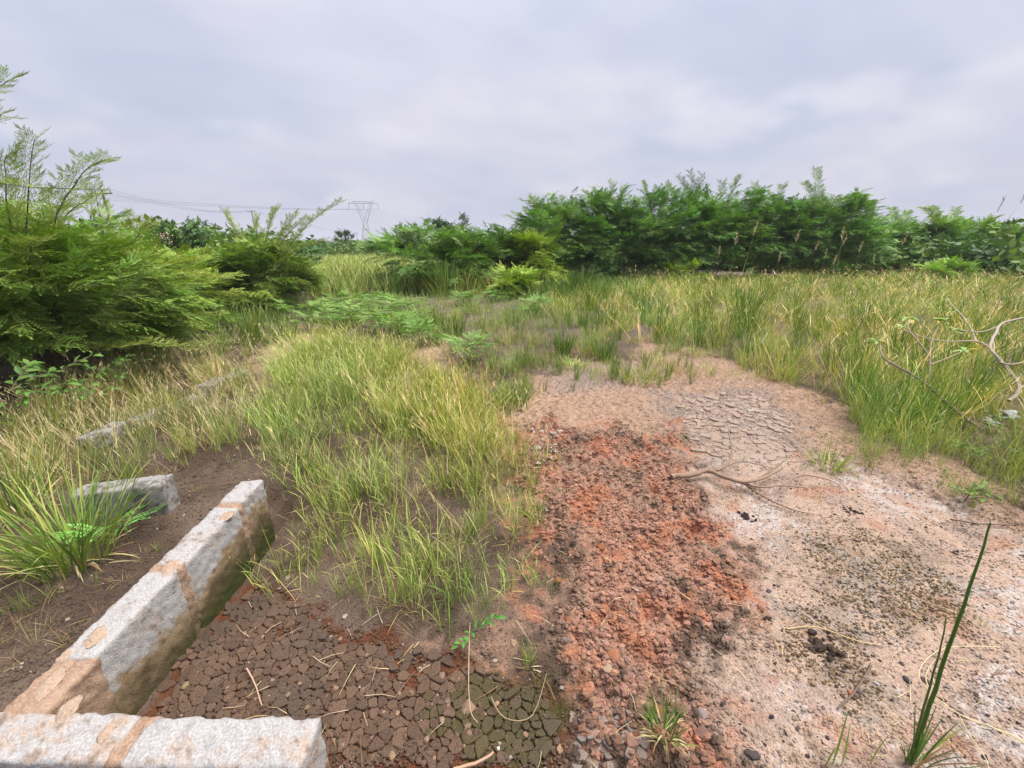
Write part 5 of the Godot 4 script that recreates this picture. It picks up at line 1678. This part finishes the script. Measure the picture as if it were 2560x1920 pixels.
	for e: Array in [
		[[-1.042, 0.030, -1.205, -0.979, 0.030, -1.150, -0.902, 0.030, -1.066], 0.004, Color(0.42, 0.28, 0.2), "short pale stick on the mud beside the footing"],
		[[1.421, 0.010, -1.221, 1.295, 0.010, -1.130, 1.176, 0.010, -1.063], 0.005, Color(0.14, 0.10, 0.08), "dark twig on the pale soil below the dark soil clump"],
		[[2.664, 0.020, -2.152, 2.799, 0.020, -2.108, 2.983, 0.020, -2.099], 0.006, Color(0.16, 0.11, 0.09), "dark stick at the top right edge of the pale soil"],
		[[-0.185, 0.020, -1.415, -0.169, 0.040, -1.198, -0.148, 0.040, -1.043, -0.118, 0.040, -0.998], 0.0022, Color(0.40, 0.30, 0.2), "long thin dry stem lying over the mud to the tan stone"],
		[[-0.078, 0.030, -1.099, -0.026, 0.030, -1.027, 0.072, 0.030, -1.035, 0.134, 0.020, -1.194], 0.0022, Color(0.30, 0.23, 0.13), "bent dry runner on the mossy mud"],
		[[-0.184, 0.030, -0.871, -0.098, 0.035, -0.892, -0.062, 0.030, -0.920], 0.006, Color(0.38, 0.25, 0.17), "brown stick end at the bottom edge on the mud"],
		[[-3.140, 0.000, -5.697, -3.215, 0.150, -5.768, -3.393, 0.300, -5.844], 0.012, Color(0.10, 0.075, 0.06), "small dark forked stub in the gap by the left shrubs"],
		[[1.199, 0.005, -1.393, 1.319, 0.015, -1.396, 1.453, 0.010, -1.333, 1.538, 0.005, -1.316], 0.0028, Color(0.50, 0.38, 0.2), "long straw lying across the pale soil by the litter"]]:
		var s := Shape.new()
		var base := Vector3(e[0][0], 0, e[0][2])
		limb(s, rel(e[0], base), e[1], e[1] * 0.6, e[2], 5)
		var o := obj("stick", s.mesh(true), mats.bark)
		o.position = Vector3(base.x, hgt(base.x, base.z), base.z)
		tag(o, e[3], "stick")

	# tall seed stalks before the thicket
	var sl := thing("reed_stalk", Vector3(8.682, 0.000, -13.660), "tall reed stalk with feathery brown seed head before the dark thicket", "reed", "tall reed stalks before the thicket")
	var body := Shape.new()
	body.tube(PackedVector3Array([Vector3(0, -0.03, 0), Vector3(0.03, 0.9, 0), Vector3(0.10, 1.75, 0)]), 0.007, 0.004, 4, Color(0.24, 0.26, 0.10))
	body.blade(Vector3(0.01, 0.3, 0), 0.4, 0.3, 0.7, 0.016, 0.7, LIME, 5)
	body.blade(Vector3(0.02, 0.5, 0), 2.8, 0.35, 0.6, 0.016, 0.8, GOLD, 5)
	obj("stem", body.mesh(), mats.grass, sl)
	var hd := Shape.new()
	for k in 26:
		var t := rng.randf()
		hd.blade(Vector3(0.09 + 0.035 * t, 1.62 + 0.36 * t, 0), rng.randf() * TAU, rng.randf_range(0.2, 0.8), rng.randf_range(0.08, 0.24) * (1.1 - t * 0.6), 0.010, rng.randf_range(0, 0.6), jitter(Color(0.50, 0.41, 0.27), 0.25), 3)
	obj("seed_head", hd.mesh(), mats.grass, sl)
	var places := [[6.408, -12.511, 0.95], [7.195, -13.660, 1.15], [7.012, -12.003, 0.6], [9.128, -13.660, 1.0], [8.867, -12.511, 0.95], [9.871, -13.660, 1.05], [9.482, -12.511, 0.9], [9.892, -12.511, 1.0], [10.438, -12.511, 0.8], [8.211, -11.098, 0.75], [7.002, -11.534, 0.7], [11.804, -13.660, 0.9], [6.452, -13.660, 0.75], [12.696, -13.660, 0.8]]
	for e: Array in places:
		var o: Node3D = sl.duplicate()
		o.name = numbered("reed_stalk")
		add_child(o)
		o.position = Vector3(e[0], hgt(e[0], e[1]), e[1])
		o.rotation = Vector3(rng.randf_range(-0.12, 0.12), rng.randf() * TAU, rng.randf_range(-0.15, 0.15))
		o.scale = Vector3.ONE * e[2] * rng.randf_range(0.75, 1.15)
	# leaning tall stalks far right on the skyline
	for e: Array in [[22.476, -21.387, 3.1, 0.10], [22.821, -21.387, 3.5, 0.22], [22.663, -20.806, 2.9, 0.3]]:
		var o := thing("tall_reed", Vector3(e[0], hgt(e[0], e[1]), e[1]), "very tall thin reed standing against the sky at the far right", "reed", "very tall reeds at the far right")
		var s := Shape.new()
		var tip := s.blade(Vector3(0, -0.05, 0), 0.1, e[3], e[2], 0.035, 0.1, Color(0.28, 0.25, 0.17), 6)
		obj("stem", s.mesh(), mats.grass, o)
		var h := Shape.new()
		for k in 24:
			h.blade(tip - Vector3(0.1, 0.55, 0) * rng.randf(), rng.randf() * TAU, rng.randf_range(0.2, 0.7), rng.randf_range(0.12, 0.28), 0.022, 0.3, jitter(Color(0.36, 0.28, 0.22), 0.2), 3)
		obj("seed_head", h.mesh(), mats.grass, o)

	# tiny white flower heads in the grass
	var fl := thing("white_flowers", Vector3.ZERO, "tiny white flower heads dotted through the low weedy grass", "flowers", "", "stuff")
	var fsh := Shape.new()
	fsh.tube(PackedVector3Array([Vector3(0, -38, 0), Vector3(1.5, -18, 0.6), Vector3(0, 0, 0)]), 0.16, 0.12, 3, Color(0.20, 0.28, 0.07))
	for k in 14:
		var d := Vector3(rng.randfn(0, 1), absf(rng.randfn(0, 1)), rng.randfn(0, 1)).normalized()
		fsh.leaf(Vector3.ZERO, d, d.cross(Vector3(0.3, 1, 0.2)).normalized(), 1.1, 0.8, Color(0.74, 0.73, 0.67))
	var dot := fsh.mesh()
	var where := []
	var tints := PackedColorArray()
	for z: Array in [[poly([3.664, -5.355, 6.358, -4.954, 3.498, -2.485, 3.050, -2.797, 2.896, -3.181, 3.258, -4.296]), 190, 0.25], [poly([-0.986, -2.542, -0.021, -2.729, 0.079, -1.691, -0.474, -1.661]), 12, 0.28], [poly([1.928, -7.011, 3.931, -6.365, 2.801, -5.355, 1.883, -5.579]), 30, 0.25]]:
		var lo := Vector2(1e9, 1e9)
		var hi := -lo
		for e in z[0]:
			lo = lo.min(e)
			hi = hi.max(e)
		for k in z[1]:
			var p := Vector2(rng.randf_range(lo.x, hi.x), rng.randf_range(lo.y, hi.y))
			if Geometry2D.is_point_in_polygon(p, z[0]):
				where.append(Transform3D(Basis.from_scale(Vector3.ONE * rng.randf_range(0.004, 0.0075)), Vector3(p.x, hgt(p.x, p.y) + z[2] * rng.randf_range(0.5, 1.2), p.y)))
				tints.append(Color(1, 1, 1))
	scatter("flower_heads", dot, mats.leaf, where, tints, fl)
	# one flower on its stalk at the bottom edge
	var fb := Vector2(-0.016, -0.892)
	var fs := thing("flower_stalk", Vector3(fb.x, hgt(fb.x, fb.y), fb.y), "single white button flower on a green stalk at the bottom edge", "flower")
	var fst := Shape.new()
	fst.blade(Vector3.ZERO, 2.6, 0.2, 0.13, 0.003, 0.1, FRESH, 4)
	obj("stem", fst.mesh(), mats.grass, fs)
	var fh := obj("flower_head", lump(2, 0.3, 1.0, 8, Color(0.72, 0.72, 0.62)), mats.leaf, fs)
	fh.position = Vector3(-0.026, 0.126, 0.016)
	fh.scale = Vector3.ONE * 0.006
	# crumpled white litter in the weeds at the right
	for e: Array in [[4.788, -3.721, 0.07, "crumpled whitish plastic scrap in the weeds by the right edge"], [4.491, -3.612, 0.05, "smaller whitish plastic scrap left of the larger one"]]:
		var o := obj("plastic_scrap", lump(2, 1.4, 0.6, int(e[2] * 1000), Color(0.62, 0.66, 0.66)), mats.stone)
		o.position = Vector3(e[0], hgt(e[0], e[1]) + e[2] * 0.4, e[1])
		o.scale = Vector3.ONE * e[2]
		tag(o, e[3], "litter")


func rel(flat: Array, from: Vector3) -> Array:
	var out := []
	for k in range(0, flat.size(), 3):
		out.append_array([flat[k] - from.x, flat[k + 1], flat[k + 2] - from.z])
	return out


func bough(label: String, col: Color, limbs: Array) -> void:
	var first: Array = limbs[0][0]
	var o := thing("bare_bough", Vector3(first[0], hgt(first[0], first[2]), first[2]), label, "branch", "bare boughs at the right")
	for e in limbs:
		var s := Shape.new()
		limb(s, rel(e[0], o.position), e[1], e[2], jitter(col, 0.12), 6)
		obj("limb", s.mesh(true), mats.bark, o)
	for e in limbs:
		if not e[3]:
			continue
		var s := Shape.new()
		for k in 11:
			var az := k * 2.4 + rng.randf_range(-0.3, 0.3)
			var d := Vector3(cos(az), rng.randf_range(-0.2, 0.7), sin(az)).normalized()
			var side := d.cross(Vector3.UP).normalized()
			s.broad_leaf(Vector3.ZERO, d, side, side.cross(d), rng.randf_range(0.05, 0.10), 0.042, jitter(pick([Color(0.22, 0.37, 0.11), Color(0.28, 0.40, 0.12), Color(0.22, 0.37, 0.11), Color(0.48, 0.36, 0.07)]), 0.2))
		var last: Array = rel(e[0].slice(-3), o.position)
		var q := obj("leaf_rosette", s.mesh(), mats.leaf, o)
		q.position = Vector3(last[0], last[1], last[2])
